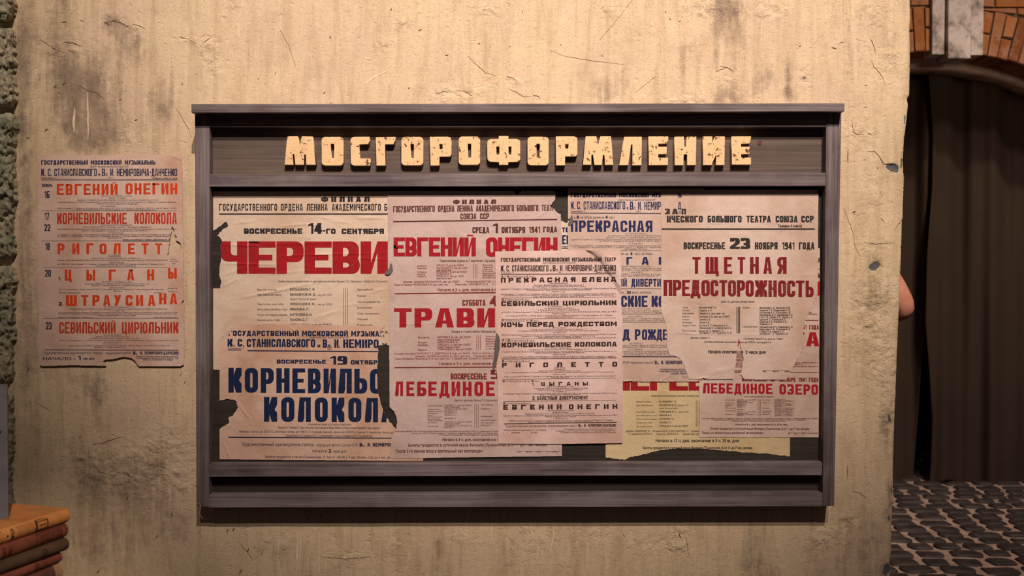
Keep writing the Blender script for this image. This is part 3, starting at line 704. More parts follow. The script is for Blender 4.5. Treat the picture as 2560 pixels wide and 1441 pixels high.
bpart('stile', [[(487, 284), (524, 284), (523, 1268), (491, 1268)]], YR, -0.004, WZ_)
bpart('stile', [[(2066, 276), (2104, 276), (2086, 1266), (2056, 1267)]], YR - .001, -0.004, WZ_)
bpart('rail', [rect(523, 284, 2067, 318)], YR + .0015, YB + .01, WX_)
bpart('rail', [[(522, 436), (2065, 432), (2064, 465), (522, 467)]], YR + .001, YB + .01, WX_)
bpart('rail', [[(523, 1161), (2056, 1157), (2055, 1189), (523, 1193)]], YR + .001, YB + .01, WX_)
bpart('rail', [[(523, 1238), (2057, 1233), (2058, 1267), (522, 1270)]], YR + .0005, YB + .01, WX_)
bpart('cap_board', [[(478, 260), (2112, 258), (2112, 279), (478, 282)]], YC, -0.004, WX_, 0.002)
bm = bmesh.new(); c0 = P(1899, 357, YB - .0012)
bmesh.ops.create_cone(bm, cap_ends=True, segments=20, radius1=.0068, radius2=.0062, depth=.004)
bmesh.ops.rotate(bm, verts=bm.verts, cent=(0, 0, 0), matrix=__import__('mathutils').Matrix.Rotation(math.pi / 2, 3, 'X'))
bmesh.ops.translate(bm, verts=bm.verts, vec=c0)
n = NT('knot_wood', 0.7, 0.3); n.base(n.ramp(n.noise(200, 3, .6), [(.35, lin((70, 40, 40))), (.65, lin((112, 66, 66)))]))
o = obj_bm('wood_knot', bm, n.m, board); o['label'] = 'round reddish knot'

n = NT('chipped_cream_paint', 0.7, 0.3)
e1 = n.noise(85, 6, 0.72); e2 = n.noise(26, 3, 0.6); gr = n.noise(1.0, 3, 0.6, n.mapv((30, 60, 420)))
c = n.mix(n.ramp(e2, [(0.4, 0.0), (0.7, 0.6)]), lin((222, 184, 142)), lin((210, 168, 124)))
c = n.mix(n.ramp(gr, [(0.30, 0.3), (0.44, 0.0)]), c, lin((168, 122, 78)))
chip = n.ramp(n.math('ADD', e1, n.math('MULTIPLY', e2, 0.35)), [(0.778, 0.0), (0.794, 1.0)])
c = n.mix(chip, c, lin((74, 32, 22)))
n.base(c).bump(n.math('SUBTRACT', n.math('MULTIPLY', gr, 0.25), chip), 0.5, 0.0012); M_LET = n.m

def letter(loops):
    cu = bpy.data.curves.new('l', 'CURVE'); cu.dimensions = '2D'; cu.fill_mode = 'BOTH'
    dep = 0.0175; bev = 0.0012
    cu.extrude = dep / 2 - bev; cu.bevel_depth = bev; cu.bevel_resolution = 1; cu.offset = -bev
    pts0 = [[P(x, y, YL) for x, y in l] for l in loops]
    for l in pts0:
        s = cu.splines.new('POLY'); s.points.add(len(l) - 1); s.use_cyclic_u = True
        for p, v in zip(s.points, l): p.co = (v.x, v.z, 0, 1)
    o = bpy.data.objects.new('l', cu); COL.objects.link(o)
    dg = bpy.context.evaluated_depsgraph_get(); me = bpy.data.meshes.new_from_object(o.evaluated_get(dg))
    bpy.data.objects.remove(o); bpy.data.curves.remove(cu)
    for v in me.vertices: v.co = (v.co.x, YL + dep / 2 - v.co.z, v.co.y)
    bm = bmesh.new(); bm.from_mesh(me); bmesh.ops.remove_doubles(bm, verts=bm.verts, dist=1e-6)
    bpy.data.meshes.remove(me)
    q = obj_bm('letter', bm, M_LET, board); return q
def cv(o, s, pts): return [(o[0] + x / s, o[1] + y / s) for x, y in pts]
def rrect(x0, y0, x1, y1, r):
    return arc(x1 - r, y1 - r, r, r, 0, 90, 5) + arc(x0 + r, y1 - r, r, r, 90, 180, 5) + arc(x0 + r, y0 + r, r, r, 180, 270, 5) + arc(x1 - r, y0 + r, r, r, 270, 360, 5)
A1, A2_, A3 = ((690, 320), 6.244), ((1080, 320), 6.244), ((1480, 320), 6.095)
LET = [
    (A1, [[(175, 130), (335, 130), (375, 290), (400, 130), (570, 135), (622, 578), (470, 578), (460, 415), (443, 415), (438, 578), (300, 578), (280, 410), (260, 410), (275, 578), (130, 578)]], 'М'),
    (A1, [rrect(710, 140, 1053, 590, 58), [(855, 250), (905, 250), (905, 468), (860, 468)]], 'О'),
    (A1, [[(1215, 140), (1455, 138), (1466, 195), (1440, 255), (1302, 258), (1305, 475), (1465, 478), (1480, 500), (1470, 590), (1215, 592), (1180, 575), (1165, 545), (1160, 195), (1175, 155)]], 'С'),
    (A1, [[(1558, 145), (1862, 140), (1862, 195), (1835, 258), (1703, 258), (1712, 588), (1565, 590)]], 'Г'),
    (A1, [rrect(1955, 140, 2300, 587, 58), [(2100, 252), (2150, 252), (2150, 468), (2104, 468)]], 'О'),
    (A2_, [[(-35, 138), (250, 138), (290, 152), (306, 190), (306, 415), (280, 450), (118, 450), (118, 588), (-25, 590)], rect(115, 252, 163, 330)], 'Р'),
    (A2_, [rrect(415, 135, 752, 580, 56), rect(560, 248, 610, 463)], 'О'),
    (A2_, [[(1042, 125), (1192, 125), (1192, 172), (1325, 172), (1365, 190), (1378, 225), (1378, 485), (1365, 518), (1325, 532), (1192, 534), (1192, 580), (1045, 580), (1042, 535), (910, 530), (878, 515), (862, 480), (862, 225), (878, 190), (915, 172), (1042, 172)], rect(1005, 290, 1050, 415), rect(1195, 290, 1238, 415)], 'Ф'),
    (A2_, [rrect(1490, 138, 1822, 586, 56), rect(1632, 250, 1680, 463)], 'О'),
    (A2_, [[(1935, 132), (2220, 132), (2258, 148), (2271, 185), (2271, 405), (2258, 435), (2230, 446), (2080, 446), (2080, 585), (1935, 587)], rect(2080, 252, 2130, 322)], 'Р'),
    (((0, 0), 1.0), [[(1464.4, 341), (1490.7, 341), (1495.9, 364.3), (1501.3, 341), (1527.6, 341), (1534, 412.7), (1512, 413), (1510.6, 388), (1507.6, 388), (1505.4, 413), (1485.7, 413), (1482, 387), (1479, 387), (1478.5, 412.5), (1457, 412.5)]], 'М'),
    (A3, [[(495, 135), (760, 135), (757, 570), (612, 572), (614, 255), (598, 255), (555, 568), (410, 570)]], 'Л'),
    (A3, [[(865, 130), (1163, 130), (1163, 190), (1135, 240), (1012, 243), (1012, 285), (1140, 285), (1140, 398), (1010, 400), (1010, 452), (1160, 455), (1160, 568), (865, 570)]], 'Е'),
    (A3, [[(1260, 135), (1400, 132), (1405, 285), (1440, 285), (1452, 135), (1590, 132), (1585, 568), (1447, 570), (1447, 403), (1400, 403), (1397, 570), (1258, 570)]], 'Н'),
    (A3, [[(1697, 130), (1835, 130), (1825, 265), (1885, 130), (2025, 130), (2022, 568), (1885, 568), (1893, 405), (1835, 535), (1835, 568), (1690, 568)]], 'И'),
    (A3, [[(2130, 130), (2425, 128), (2422, 185), (2400, 240), (2273, 242), (2273, 285), (2402, 285), (2402, 398), (2275, 400), (2275, 452), (2425, 452), (2425, 562), (2130, 562)]], 'Е')]
for (org, s), loops, ch in LET: letter([cv(org, s, l) for l in loops])
#==MARK2==

# ------------------------------------------------------------------ theatre posters
BR = lambda k: YB - 0.0012 * k - 0.0003
BLK, BRN, NAVY, RED = (44, 38, 40), (84, 48, 46), (26, 36, 78), (156, 24, 34)
GRP = 'torn theatre posters pasted in layers on the board'

# --- left board poster with the huge red headline
t = Ink(); r = Ink()
t.head('ФИЛИАЛ', 803, 924, 492, 505.5, .42, .24, w=12.5)
t.head('ГОСУДАРСТВЕННОГО', 548, 693, 510, 527, .34, .15, .28); t.head('ОРДЕНА', 702, 757, 510, 527, .34, .15, .28); t.head('ЛЕНИНА', 767, 819, 510, 527, .34, .15, .28)
t.head('АКАДЕМИЧЕСКОГО', 830, 952, 510, 527, .34, .15, .28); t.head('БОЛЬШОГО', 961, 1035, 510, 527, .34, .15, .28)
t.rule(548, 1060, 534, 537)
t.head('ВОСКРЕСЕНЬЕ', 610, 756, 571.5, 585, .38, .26, .10); t.head('14', 771, 806, 558, 585, .46, .17, .10); t.head('-ГО', 808, 839, 572, 585, .38, .26, .12); t.head('СЕНТЯБРЯ', 854, 960, 572, 585.5, .38, .26, .10)
r.head('ЧЕРЕВИЧКИ', 551, 1180, 604, 685, .385, .192, .028, w=68)
t.text('Комико-фантастическая опера в 4 действиях и 8 картинах. Музыка П. И. Чайковского. Либретто Я. Полонского', 696, 969, 701.5, 706.5, .015)
cast(t, 643, [('Вакула, кузнец  .  .  .  .  .', 718, 724.5), ('Чуб, пожилой казак  .  .  .', 718, 737.5), ('Пан-голова, кум Чуба  .  .', 718, 761), ('Бес из пекла, фантастич. лицо', 718, 774), ('Солоха, мать Вакулы (ведьма)', 718, 787.5), ('Оксана, дочь Чуба  .  .  .  .', 718, 800.5), ('Школьный учитель  .  .  .', 718, 813.5)], .012)
cast(t, 725, [('БОЛЬШАКОВ Г. Ф.', 788, 724), ('МИХАЙЛОВ М. Д.,', 791, 737), ('ЛУБЕНЦОВ В. Н.,', 789, 760.5), ('ИВАНОВ А. П.', 772, 773.5), ('АНТОНОВА Е. И.', 780, 787), ('ПАНОВА С. Г.', 770, 800), ('СТРЕЛЬЦОВ С. Н., засл. арт. РСФСР', 829, 813)], .03, 5.4)
cast(t, 795, [('нар. арт. СССР,', 831, 738), ('нар. арт. РСФСР', 831, 761.5)], .01); cast(t, 725, [('лауреат Сталинской премии', 791, 748)], .012)
for x in (859, 863.7, 868.5): t.rule(x, x + 1.1, 721, 814)
cast(t, 893, [('Светлейший  .  .  .  .  .  .  .', 969, 724.5), ('Панас  .  .  .  .  .  .  .  .  .', 969, 740), ('Церемониймейстер  .  .  .  .', 969, 755), ('Дежурный  .  .  .  .  .  .  .', 969, 769.5), ('Стар. запорожец  .  .  .  .', 969, 784.5), ('Леший  .  .  .  .  .  .  .  .', 969, 798.5), ('Панночка  .  .  .  .  .  .', 969, 813)], .014)
t.text('КУПЕР А. П.', 925, 985, 828, 834, .03); t.text('РАУТ А. В.', 932, 962, 838, 843, .03); t.head('25', 955, 969, 859, 868, .4, .2)
loopA = ragged([(533, 479), (1060, 479), (1060, 863), (945, 864, 1), (930, 885, 1), (700, 905, 1), (549, 925), (533, 925), (533, 722, 1), (551, 720, 1), (553, 706, 1), (548, 688, 1), (550, 660, 1), (554, 634, 1), (551, 616, 1), (556, 604, 1), (551, 595, 1), (542, 590, 1), (549, 581, 1), (560, 572, 1), (570, 566, 1), (566, 555, 1), (560, 557, 1), (552, 566, 1), (541, 573, 1), (533, 577)], 1.6, 4, 1)
cA = [(700, 566, 780, 559, 4, .0009), (770, 560, 805, 567, 3, .0008), (800, 545, 850, 548, 3, .0006), (820, 552, 880, 558, 3, .0007), (890, 545, 968, 546, 4, .0008), (552, 690, 640, 660, 6, .0006), (600, 745, 720, 724, 5, .0009), (650, 735, 800, 705, 5, .0008), (555, 717, 600, 695, 4, .0008), (790, 795, 850, 775, 5, .0008), (850, 766, 930, 755, 4, .0006),
      (551, 612, 660, 616, 4, .0006), (660, 612, 850, 606, 4, .0005), (552, 660, 700, 662, 4, .0008), (700, 640, 968, 632, 5, .0006), (880, 645, 968, 650, 4, .0007), (910, 735, 968, 722, 4, .0007), (620, 690, 780, 676, 4, .0005), (580, 560, 640, 552, 5, .0006), (545, 850, 590, 810, 5, .0007)]
poster('pinkish poster with the cut off giant red word ЧЕРЕВИ, torn along its left side', [loopA], BR(1), [('lettering', t, BLK, 'black print'), ('headline_lettering', r, RED, 'huge red headline')], (208, 176, 148), (198, 158, 126), 1, cA, None, .5, group=GRP)

# --- same play, yellower copy at the lower right
t = Ink(); r = Ink()
r.head('ЧЕРЕВИЧКИ', 1528, 1962, 921, 977, .385, .192, .028, w=47)
t.text('Комико-фантастическая опера в 4 действиях и 8 картинах. Музыка П. И. Чайковского', 1628, 1790, 988, 992.5, .015)
cast(t, 1591, [('Вакула, кузнец  .  .  .  .', 1643, 1005), ('Чуб, пожилой казак  .  .  .', 1643, 1014), ('Пан-голова, кум Чуба  .  .', 1643, 1030.5), ('Бес из пекла, фантастич. лицо', 1643, 1039.5), ('Солоха, мать Вакулы (ведьма)', 1643, 1048.5), ('Оксана, дочь Чуба  .  .  .  .', 1643, 1057.5), ('Школьный учитель  .  .  .', 1643, 1067)], .012, 3.4)
cast(t, 1648, [('БОЛЬШАКОВ Г. Ф.', 1691, 1004.5), ('МИХАЙЛОВ М. Д.,', 1693, 1013.5), ('ЛУБЕНЦОВ В. Н.,', 1692, 1030), ('ИВАНОВ А. П.', 1680, 1039), ('АНТОНОВА Е. И.', 1685, 1048), ('ПАНОВА С. Г.', 1679, 1057), ('СТРЕЛЬЦОВ С. Н., засл. арт. РСФСР', 1720, 1066)], .025, 4)
cast(t, 1696, [('нар. арт. СССР,', 1722, 1014), ('нар. арт. РСФСР', 1722, 1030.5)], .01, 3.4); cast(t, 1648, [('лауреат Сталинской премии', 1694, 1021)], .012, 3.4)
for x in (1740, 1743.4, 1746.8): t.rule(x, x + .9, 1002, 1068)
t.text('Дирижер—СЛАВИНСКАЯ Е. М.     Постановка нар. арт. РСФСР СИМОНОВА Р. Н.     Художник', 1564, 1748, 1076, 1080.5, .018)
t.text('Гл. хормейстер КУПЕР М. А.        Режиссер—ИВАНОВ Б. П.        Хормейстеры—ШУМ', 1571, 1752, 1083.5, 1088, .018)
t.text('Начало в 12 ч. дня, окончание в 3 ч. 35 м. дня.', 1639, 1849, 1098.5, 1106, .035)
t.text('Билеты продаются в суточной кассе Филиала (Пушкинская, 6) от 11 до 7 час. вечера', 1607, 1881, 1117, 1123, .03)
loopA2 = ragged([(1514, 900), (1975, 900), (1975, 1141, 1), (1955, 1140, 1), (1920, 1135, 1), (1860, 1132, 1), (1800, 1126, 1), (1750, 1122, 1), (1690, 1122, 1), (1650, 1126, 1), (1620, 1134, 1), (1590, 1141, 1), (1572, 1145, 1), (1562, 1150.5, 1), (1540, 1148, 1), (1514, 1144)], 1.0, 4, 2)
poster('yellowish poster with a ragged bottom edge, low on the right of the board', [loopA2], BR(1), [('lettering', t, BLK, 'black print'), ('headline_lettering', r, (152, 24, 34), 'red headline')], (204, 172, 124), (192, 154, 104), 2, [(1870, 1085, 1880, 1130, 4, .0006), (1930, 1085, 1935, 1130, 4, .0006)], None, .5, group=GRP)

# --- narrow fragment between two posters
t = Ink()
t.head('ТЕАТР', 1405, 1450, 569, 581, .4, .24, .14); t.head('НЧЕНКО', 1384, 1447, 588, 611, .4, .17, .14); t.text('Телефон К', 1400, 1424, 615, 619, .04); t.rule(1380, 1440, 620.5, 622.5)
poster('thin pale poster fragment with blue letters squeezed between two bigger posters', [ragged([(1382, 560, 1), (1404, 553, 1), (1418, 558, 1), (1421, 551, 1), (1434, 552), (1434, 645), (1382, 645)], 1.2, 4, 3)], BR(1), [('lettering', t, NAVY, None)], (214, 186, 160), (200, 170, 144), 3, group=GRP)

# --- blue operetta poster at the lower left
t = Ink(); b = Ink()
t.head('ГОСУДАРСТВЕННЫЙ', 571, 747, 827, 840, .36, .24, .16, sl=.004); t.head('МОСКОВСКОЙ', 755, 870, 827.5, 841, .36, .24, .16, sl=.004); t.head('МУЗЫКАЛЬНЫЙ', 878, 1006, 828, 841.5, .36, .24, .16, sl=.004)
t.text('имени Народных Артистов Союза ССР', 776, 873, 841.5, 846, .01, .004)
b.head('К.', 569, 587, 848, 867, .38, .17, .16); b.head('С.', 594, 611, 848, 867, .38, .17, .16); b.head('СТАНИСЛАВСКОГО', 617, 788, 848, 868, .38, .17, .14, sl=.004); b.text('и', 794, 801, 861, 868.5, .06); b.head('В', 807, 818, 849, 869.5, .38, .17); b.text('л.', 819, 829, 861, 869.5, .06); b.head('И.', 836, 851, 849, 870, .38, .17, .16); b.head('НЕМИРОВИЧА', 858, 1005, 849, 870, .38, .17, .14, sl=.003)
t.text('Пушкинская ул., 17', 570, 610, 869.5, 873, .03); t.text('1941 г.', 818, 832, 872, 876, .03); t.rule(570, 604, 874.6, 876.6); t.rule(619, 975, 876, 878.6, .007)
t.head('ВОСКРЕСЕНЬЕ', 692, 815, 899.5, 909.5, .34, .24, .14, sl=.004); t.head('19', 825, 868, 891, 912, .48, .14, .12); t.head('ОКТЯБРЯ', 877, 955, 901, 911.5, .34, .24, .14, sl=.004)
for ch, x0, x1 in (('К', 571, 604), ('О', 612, 645), ('Р', 652, 684.5), ('Н', 691, 724), ('Е', 731, 763), ('В', 770, 802), ('И', 809, 840), ('Л', 846, 879.5), ('Ь', 886, 918), ('С', 925, 957)):
    b.head(ch, x0, x1, 920 + (x0 - 571) * .009, 982 + (x0 - 571) * .008, .41, .165)
for ch, x0, x1 in (('К', 660, 693), ('О', 703, 736), ('Л', 744.5, 777), ('О', 787, 819.5), ('К', 829, 861), ('О', 871, 903.5), ('Л', 912.5, 945), ('А', 953, 986)):
    b.head(ch, x0, x1, 993.5 + (x0 - 660) * .008, 1055 + (x0 - 660) * .005, .41, .165)
t.text('Комическая опера в 3-х актах, 4 картинах', 770, 878, 1059, 1064, .015, .004)
t.text('Музыка Р. Планкета. Текст Виталия Зак (проза) и Веры Инбер (стихи) Сюжет Михаила Гальперина.', 695, 949, 1067, 1072, .02, .006)
t.text('Режиссура—Заслуж. арт. БССР П. С. Златогоров и Заслуж. арт. РСФСР А. П. Голубьева. Дирижер—Заслуж. арт. РСФСР Е. А. Акулов. Гл. хормейстер—Заслуж. арт.', 598, 985, 1077, 1082, .014, .006)
t.text('Художники А. Н. Рудаев и Д. А. Сулержицкий. Танцы поставлены В. П. Бурмейстер.', 715, 931, 1087, 1092, .02, .006)
t.rule(571, 990, 1092.5, 1095, .006)
t.text('Художественный руководитель театра', 606, 785, 1107.5, 1115.5, .012, .004); t.text('Народный артист Союза ССР', 791, 894, 1110, 1116.5, .005, .004); t.head('В', 899, 905, 1108, 1117, .4, .2); t.text('л.', 906, 912, 1112, 1117, .05); t.head('И.', 919, 927, 1108, 1117, .4, .2); t.head('НЕМИРОВИЧ', 932, 995, 1108, 1117, .38, .18)
t.text('Начало в', 781, 817, 1125, 1131.5, .01); t.text('2', 822, 828, 1124, 1132, .06); t.text('часа дня', 832, 866, 1125.5, 1132, .01)
t.text('Билеты продаются в кассе (Пушкинская, 17, тел. К 1-43-50) с 9 час. 30 мин. утра до 6 час. вечера', 663, 992, 1139.5, 1145.5, .012, .006)
loopC = ragged([(592, 812, 1), (700, 811, 1), (820, 813, 1), (966, 818, 1), (954, 822, 1), (949, 836, 1), (946, 865, 1), (945, 900, 1), (943, 930, 1), (943, 960, 1), (946, 985, 1), (950, 1002, 1), (957, 1022, 1), (965, 1041, 1), (973, 1053, 1), (985, 1068, 1), (991, 1075), (1058, 1080), (1058, 1153), (975, 1153), (549, 1149), (549, 1073, 1), (562, 1065, 1), (573, 1058, 1), (570, 1045, 1), (582, 1041, 1), (588, 1031, 1), (595, 1020, 1), (591, 1004, 1), (584, 1000, 1), (565, 998, 1), (549, 1003), (549, 880, 1), (555, 860, 1), (570, 838, 1), (585, 822, 1)], 1.1, 4, 4)
cC = [(595, 1008, 625, 1050, 4, .0008), (560, 1110, 575, 1146, 4, .0009), (549, 987, 950, 992, 1.6, .0004), (618, 850, 622, 930, 3, .0004), (920, 1050, 935, 1100, 4, .0005), (600, 815, 575, 850, 4, .0008), (720, 815, 740, 830, 3, .0006)]
poster('pinkish poster low on the left with two lines of big navy blue letters', [loopC], BR(2), [('lettering', t, (32, 34, 62), 'dark blue print'), ('headline_lettering', b, (20, 33, 68), 'navy blue headline')], (204, 160, 132), (184, 136, 102), 4, cC, None, .5, group=GRP)

# --- the brown and red poster in the middle
t = Ink(); r = Ink(); m = Ink(); s1 = -.013
t.head('ФИЛИАЛ', 1133, 1240, 499.5, 511, .44, .26, w=11.5, sl=-.004)
for wd, x0, x1 in (('ГОСУДАРСТВЕННОГО', 983, 1087), ('ОРДЕНА', 1095, 1136), ('ЛЕНИНА', 1143, 1182), ('АКАДЕМИЧЕСКОГО', 1190, 1285), ('БОЛЬШОГО', 1292, 1346), ('ТЕАТРА', 1354, 1394)):
    k = -(x0 - 983) * .009; t.head(wd, x0, x1, 515.5 + k, 531 + k, .40, .16, .10, sl=-.009)
t.head('СОЮЗА', 1151, 1191, 534, 549, .38, .17, .14, sl=-.006); t.head('ССР', 1200, 1223, 533.5, 548.5, .38, .17, .14, sl=-.006)
t.rule(983, 1393, 553, 556, s1)
t.head('СРЕДА', 1181, 1223, 568, 583, .42, .19, .12); t.head('1', 1232, 1245, 559, 583, .60, .17); t.head('ОКТЯБРЯ', 1254, 1313, 567.5, 583, .42, .19, .10); t.head('1941', 1322, 1350, 567, 582, .44, .19, .10); t.head('ГОДА', 1358, 1393, 567, 581, .42, .19, .12)
r.head('ЕВГЕНИЙ', 984, 1189.5, 594, 641.5, .37, .2, .03); r.head('ОНЕГИН', 1215, 1394, 594, 642.5, .37, .2, .03)
t.text('Лирические сцены в 7 картинах. Музыка П. И. Чайковского', 1099, 1300, 650, 655.5, .03, -.004)
cast(m, 1043, [('Онегин  .  .  .  .', 1085, 665), ('Ленский  .  .  .  .', 1085, 671), ('Татьяна  .  .  .  .', 1085, 680.5), ('Ольга  .  .  .  .', 1085, 686), ('Гремин  .  .  .  .', 1085, 691.5)], .025, 3.8)
cast(m, 1091, [('НОРЦОВ П. М., засл. арт. РСФСР', 1159, 664), ('КОЗЛОВСКИЙ И. С., нар. арт. СССР.', 1169, 670.5), ('лауреат Сталинской премии', 1129, 675.7), ('ЖУКОВСКАЯ Г. В., засл. арт. РСФСР', 1167, 680), ('ГАГАРИНА В. Д.', 1130, 685.5), ('РЕЙЗЕН М. О., нар. арт. СССР.', 1160, 691), ('лауреат Сталинской премии', 1129, 696.3)], .03, 4.2)
for x in (1183, 1187.3, 1191.5): m.rule(x, x + 1.1, 661, 697)
cast(m, 1206, [('Трике  .  .', 1245, 663), ('Ларина  .  .', 1245, 668.2), ('Няня  .  .', 1245, 673.4), ('Ротный  .  .', 1245, 678.5), ('Зарецкий  .', 1245, 683.7), ('Запевало  .', 1245, 689), ('Русская пляска', 1247, 694.4)], .025, 3.6)
m.text('Дирижер—профессор НЕБОЛЬСИН В. В., засл. арт. РСФСР.', 1008, 1149, 703, 707.5, .025, -.004); m.text('Постановка БАРАТОВА Л. В., засл. арт.', 1164, 1270, 702.5, 707, .025, -.004)
m.text('Танцы поставлены ЧЕКРЫГИНЫМ А. И., засл. деят. иск.', 984, 1120, 710, 714.5, .025, -.006); m.text('Режиссер—СОКОВНИН Е. Н.      Гл. хор', 1138, 1250, 709, 713.5, .025, -.004)
m.text('Начало в 3 ч. дня, окончание в 6 ч. 30 м.', 1094, 1275, 721.5, 728.5, .035, -.004)
m.rule(987, 1400, 733.5, 736.5, -.012)
m.head('СУББОТА', 1156, 1214, 750, 765, .40, .19, .12); m.head('4', 1224, 1250, 740, 766, .5, .16)
r.head('ТРАВИАТА', 985, 1397, 771, 819, .385, .185, .16)
t.text('Опера в 4 действиях. Музыка Дж. Верди', 1129, 1268, 827, 832, .03, -.004)
cast(m, 1045, [('Виолетта  .  .  .', 1088, 844.3), ('Флора  .  .  .  .', 1088, 856.7), ('Альфред  .  .  .  .', 1088, 863), ('Маркиз  .  .  .  .', 1088, 875.2)], .025, 3.8)
cast(m, 1093, [('БАРСОВА В. В., нар. арт. СССР.', 1178, 843.3), ('лауреат Сталинской премии', 1151, 850), ('АМБОРСКАЯ Б. А.', 1145, 856), ('ЛЕМЕШЕВ С. Я., засл. арт. РСФСР.', 1178, 862), ('лауреат Сталинской премии', 1150, 868), ('СЛИВИНСКИЙ В. Р., засл. арт. РСФСР', 1179, 873.8)], .03, 4.3)
for x in (1191.3, 1195.8, 1200): m.rule(x, x + 1.1, 839, 875)
cast(m, 1214, [('Гастон  .  .', 1250, 842), ('Барон  .  .', 1250, 848), ('Маркиз  .  .', 1250, 854), ('Доктор  .  .', 1250, 860), ('Аннина  .  .', 1250, 866), ('Слуга  .  .', 1250, 872)], .025, 3.6)
m.text('В танцах участвуют: ТКАЧЕНКО Т. С., ДМИТРАШ Е. В. и др. арт. балета.   Соло на скрипке—КАЛИНОВСКИЙ', 986, 1275, 882.5, 887, .022, -.006); m.text('Дирижер—МЕЛИК-ПАШАЕВ А. Ш., засл. деят. иск.     Постановка КВАЛИАШВИЛИ', 1037, 1265, 889, 893.5, .022, -.004); m.text('Танцы поставлены Чекрыгиным А. И., засл. деят. иск. Гл. хормейстер—Купер М. А. Хормейстер—Рыбнов', 986, 1262, 895.5, 900, .022, -.005)
m.text('Начало в 3 ч. дня, окончание в 6 ч. 30 м.', 1098, 1276, 906.5, 913, .035, -.004)
m.rule(986, 1400, 918.4, 921, -.006)
m.head('ВОСКРЕСЕНЬЕ', 1127, 1217, 934, 949, .42, .19, .10); m.head('5', 1227, 1250, 925, 948, .5, .16)
for ch, x0, x1 in (('Л', 988, 1007.5), ('Е', 1016, 1036), ('Б', 1043, 1066), ('Е', 1071, 1092), ('Д', 1098, 1124), ('И', 1129, 1150.5), ('Н', 1157, 1179), ('О', 1186, 1208), ('Е', 1215, 1237), ('О', 1258, 1280)):
    r.head(ch, x0, x1, 954.5, 990.8, .37, .19)
t.text('Балет в 4 действиях. Музыка П. И. Чайковского.', 1137, 1246, 999, 1004, .02)
cast(t, 1069, [('Одетта, королева лебедей', 1107, 1015), ('Зигфрид, принц . . . .', 1109, 1024), ('Владетельная принцесса', 1107, 1029), ('Наставник . . . . . .', 1109, 1034), ('Шут . . . . . . . .', 1109, 1039), ('Злой гений, он же непо-', 1107, 1043), ('бедимый рыцарь . . . .', 1109, 1048), ('Одиллия, его дочь, похожая', 1107, 1052), ('на Одетту . . . . . .', 1109, 1057), ('Па де труа . . . . .', 1109, 1066)], .02, 3)
cast(t, 1111, [('УЛАНОВА Г. С., нар. арт. РСФСР.', 1180, 1014), ('лауреат Сталинской премии', 1149, 1018.3), ('СЕРГЕЕВ К. М., засл. арт. РСФСР', 1168, 1023), ('ФАДЕЕВА Д. А.', 1143, 1028), ('МАЦКЕВИЧ Л. К.', 1144, 1033), ('ЦАРМАН А. А.', 1140, 1038.3), ('КАЧАРОВ Б. С.', 1141, 1047), ('УЛАНОВА Г. С., нар. арт. РСФСР.', 1180, 1055.3), ('лауреат Сталинской премии', 1150, 1060), ('ЛАЗАРЕВИЧ Т. О., ПЕТРОВА Г. О.,', 1180, 1065), ('ЖУКОВ Л. А.', 1138, 1069.3)], .022, 3.2)
for x in (1186.5, 1190.7, 1195): t.rule(x, x + .9, 1010, 1070)
cast(t, 1202, [('Три лебедя . . . . . .', 1248, 1012.5), ('Невеста . . . . . . .', 1248, 1022.5), ('Испанский . . . . . .', 1248, 1041.5), ('Неаполитанский . . . .', 1248, 1051), ('Венгерский . . . . .', 1248, 1057.5), ('Мазурка . . . . . . .', 1248, 1063.5)], .02, 3)
tiny(t, [(987, 1250, 1079), (1028, 1250, 1084), (1097, 1250, 1088)], 3, .02, 0, 1.9)
t.text('Начало в 3 ч. дня, окончание в 6 ч. 30 м. веч.', 1106, 1290, 1096.5, 1103, .035)
t.text('Билеты продаются в суточной кассе Филиала (Пушкинская, 6) от 11 до 7 час. вечера', 1020, 1367, 1110.5, 1117, .03, -.003)
t.text('После 3-го звонка вход в зрительный зал воспрещен', 989, 1206, 1125, 1132, .03, -.003)
t.rule(1294, 1402, 1128.4, 1129); cast(t, 1293, [('Л50218', 1302, 1130)], .03, 2.6); cast(t, 1315, [('Заказ 1428', 1328, 1130)], .03, 2.6); cast(t, 1340, [('Тираж 300', 1352, 1130)], .03, 2.6); cast(t, 1366, [('Тип. ГАБТ, Петровский пер., 6', 1399, 1130)], .02, 2.6)
loopB = ragged([(969, 478), (1284, 478, 1), (1291, 489, 1), (1305, 478, 1), (1385, 477, 1), (1390, 486, 1), (1388, 498, 1), (1380, 510, 1), (1376, 516, 1), (1386, 523, 1), (1392, 531, 1), (1402, 536), (1405, 630), (1405, 1141), (977, 1147), (977, 1101, 1), (985, 1086, 1), (991, 1074, 1), (993, 1058, 1), (991, 1044, 1), (984, 1029, 1), (974, 1018), (973, 860), (972, 692, 1), (978, 686, 1), (982, 675, 1), (978, 657, 1), (972, 668), (970, 560)], .9, 4, 5)
cB = [(1200, 600, 1200, 700, 14, .0007), (1140, 640, 1145, 1100, 5, .0003), (974, 812, 1100, 808, 2, .0004), (995, 952, 1035, 930, 2.5, .0005), (974, 1025, 993, 1027, 2, .0008), (1380, 520, 1340, 545, 4, .0006), (1385, 1120, 1400, 1140, 3, .0006), (985, 700, 992, 860, 3, .0004)]
poster('rosy poster in the middle of the board, headed ФИЛИАЛ, with red title ЕВГЕНИЙ ОНЕГИН', [loopB], BR(3), [('lettering', t, BRN, 'dark brown print'), ('small_lettering', m, (118, 44, 44), 'brownish red print'), ('headline_lettering', r, (156, 26, 38), 'red headlines')], (194, 160, 144), (182, 148, 128), 5, cB, None, .6, group=GRP)

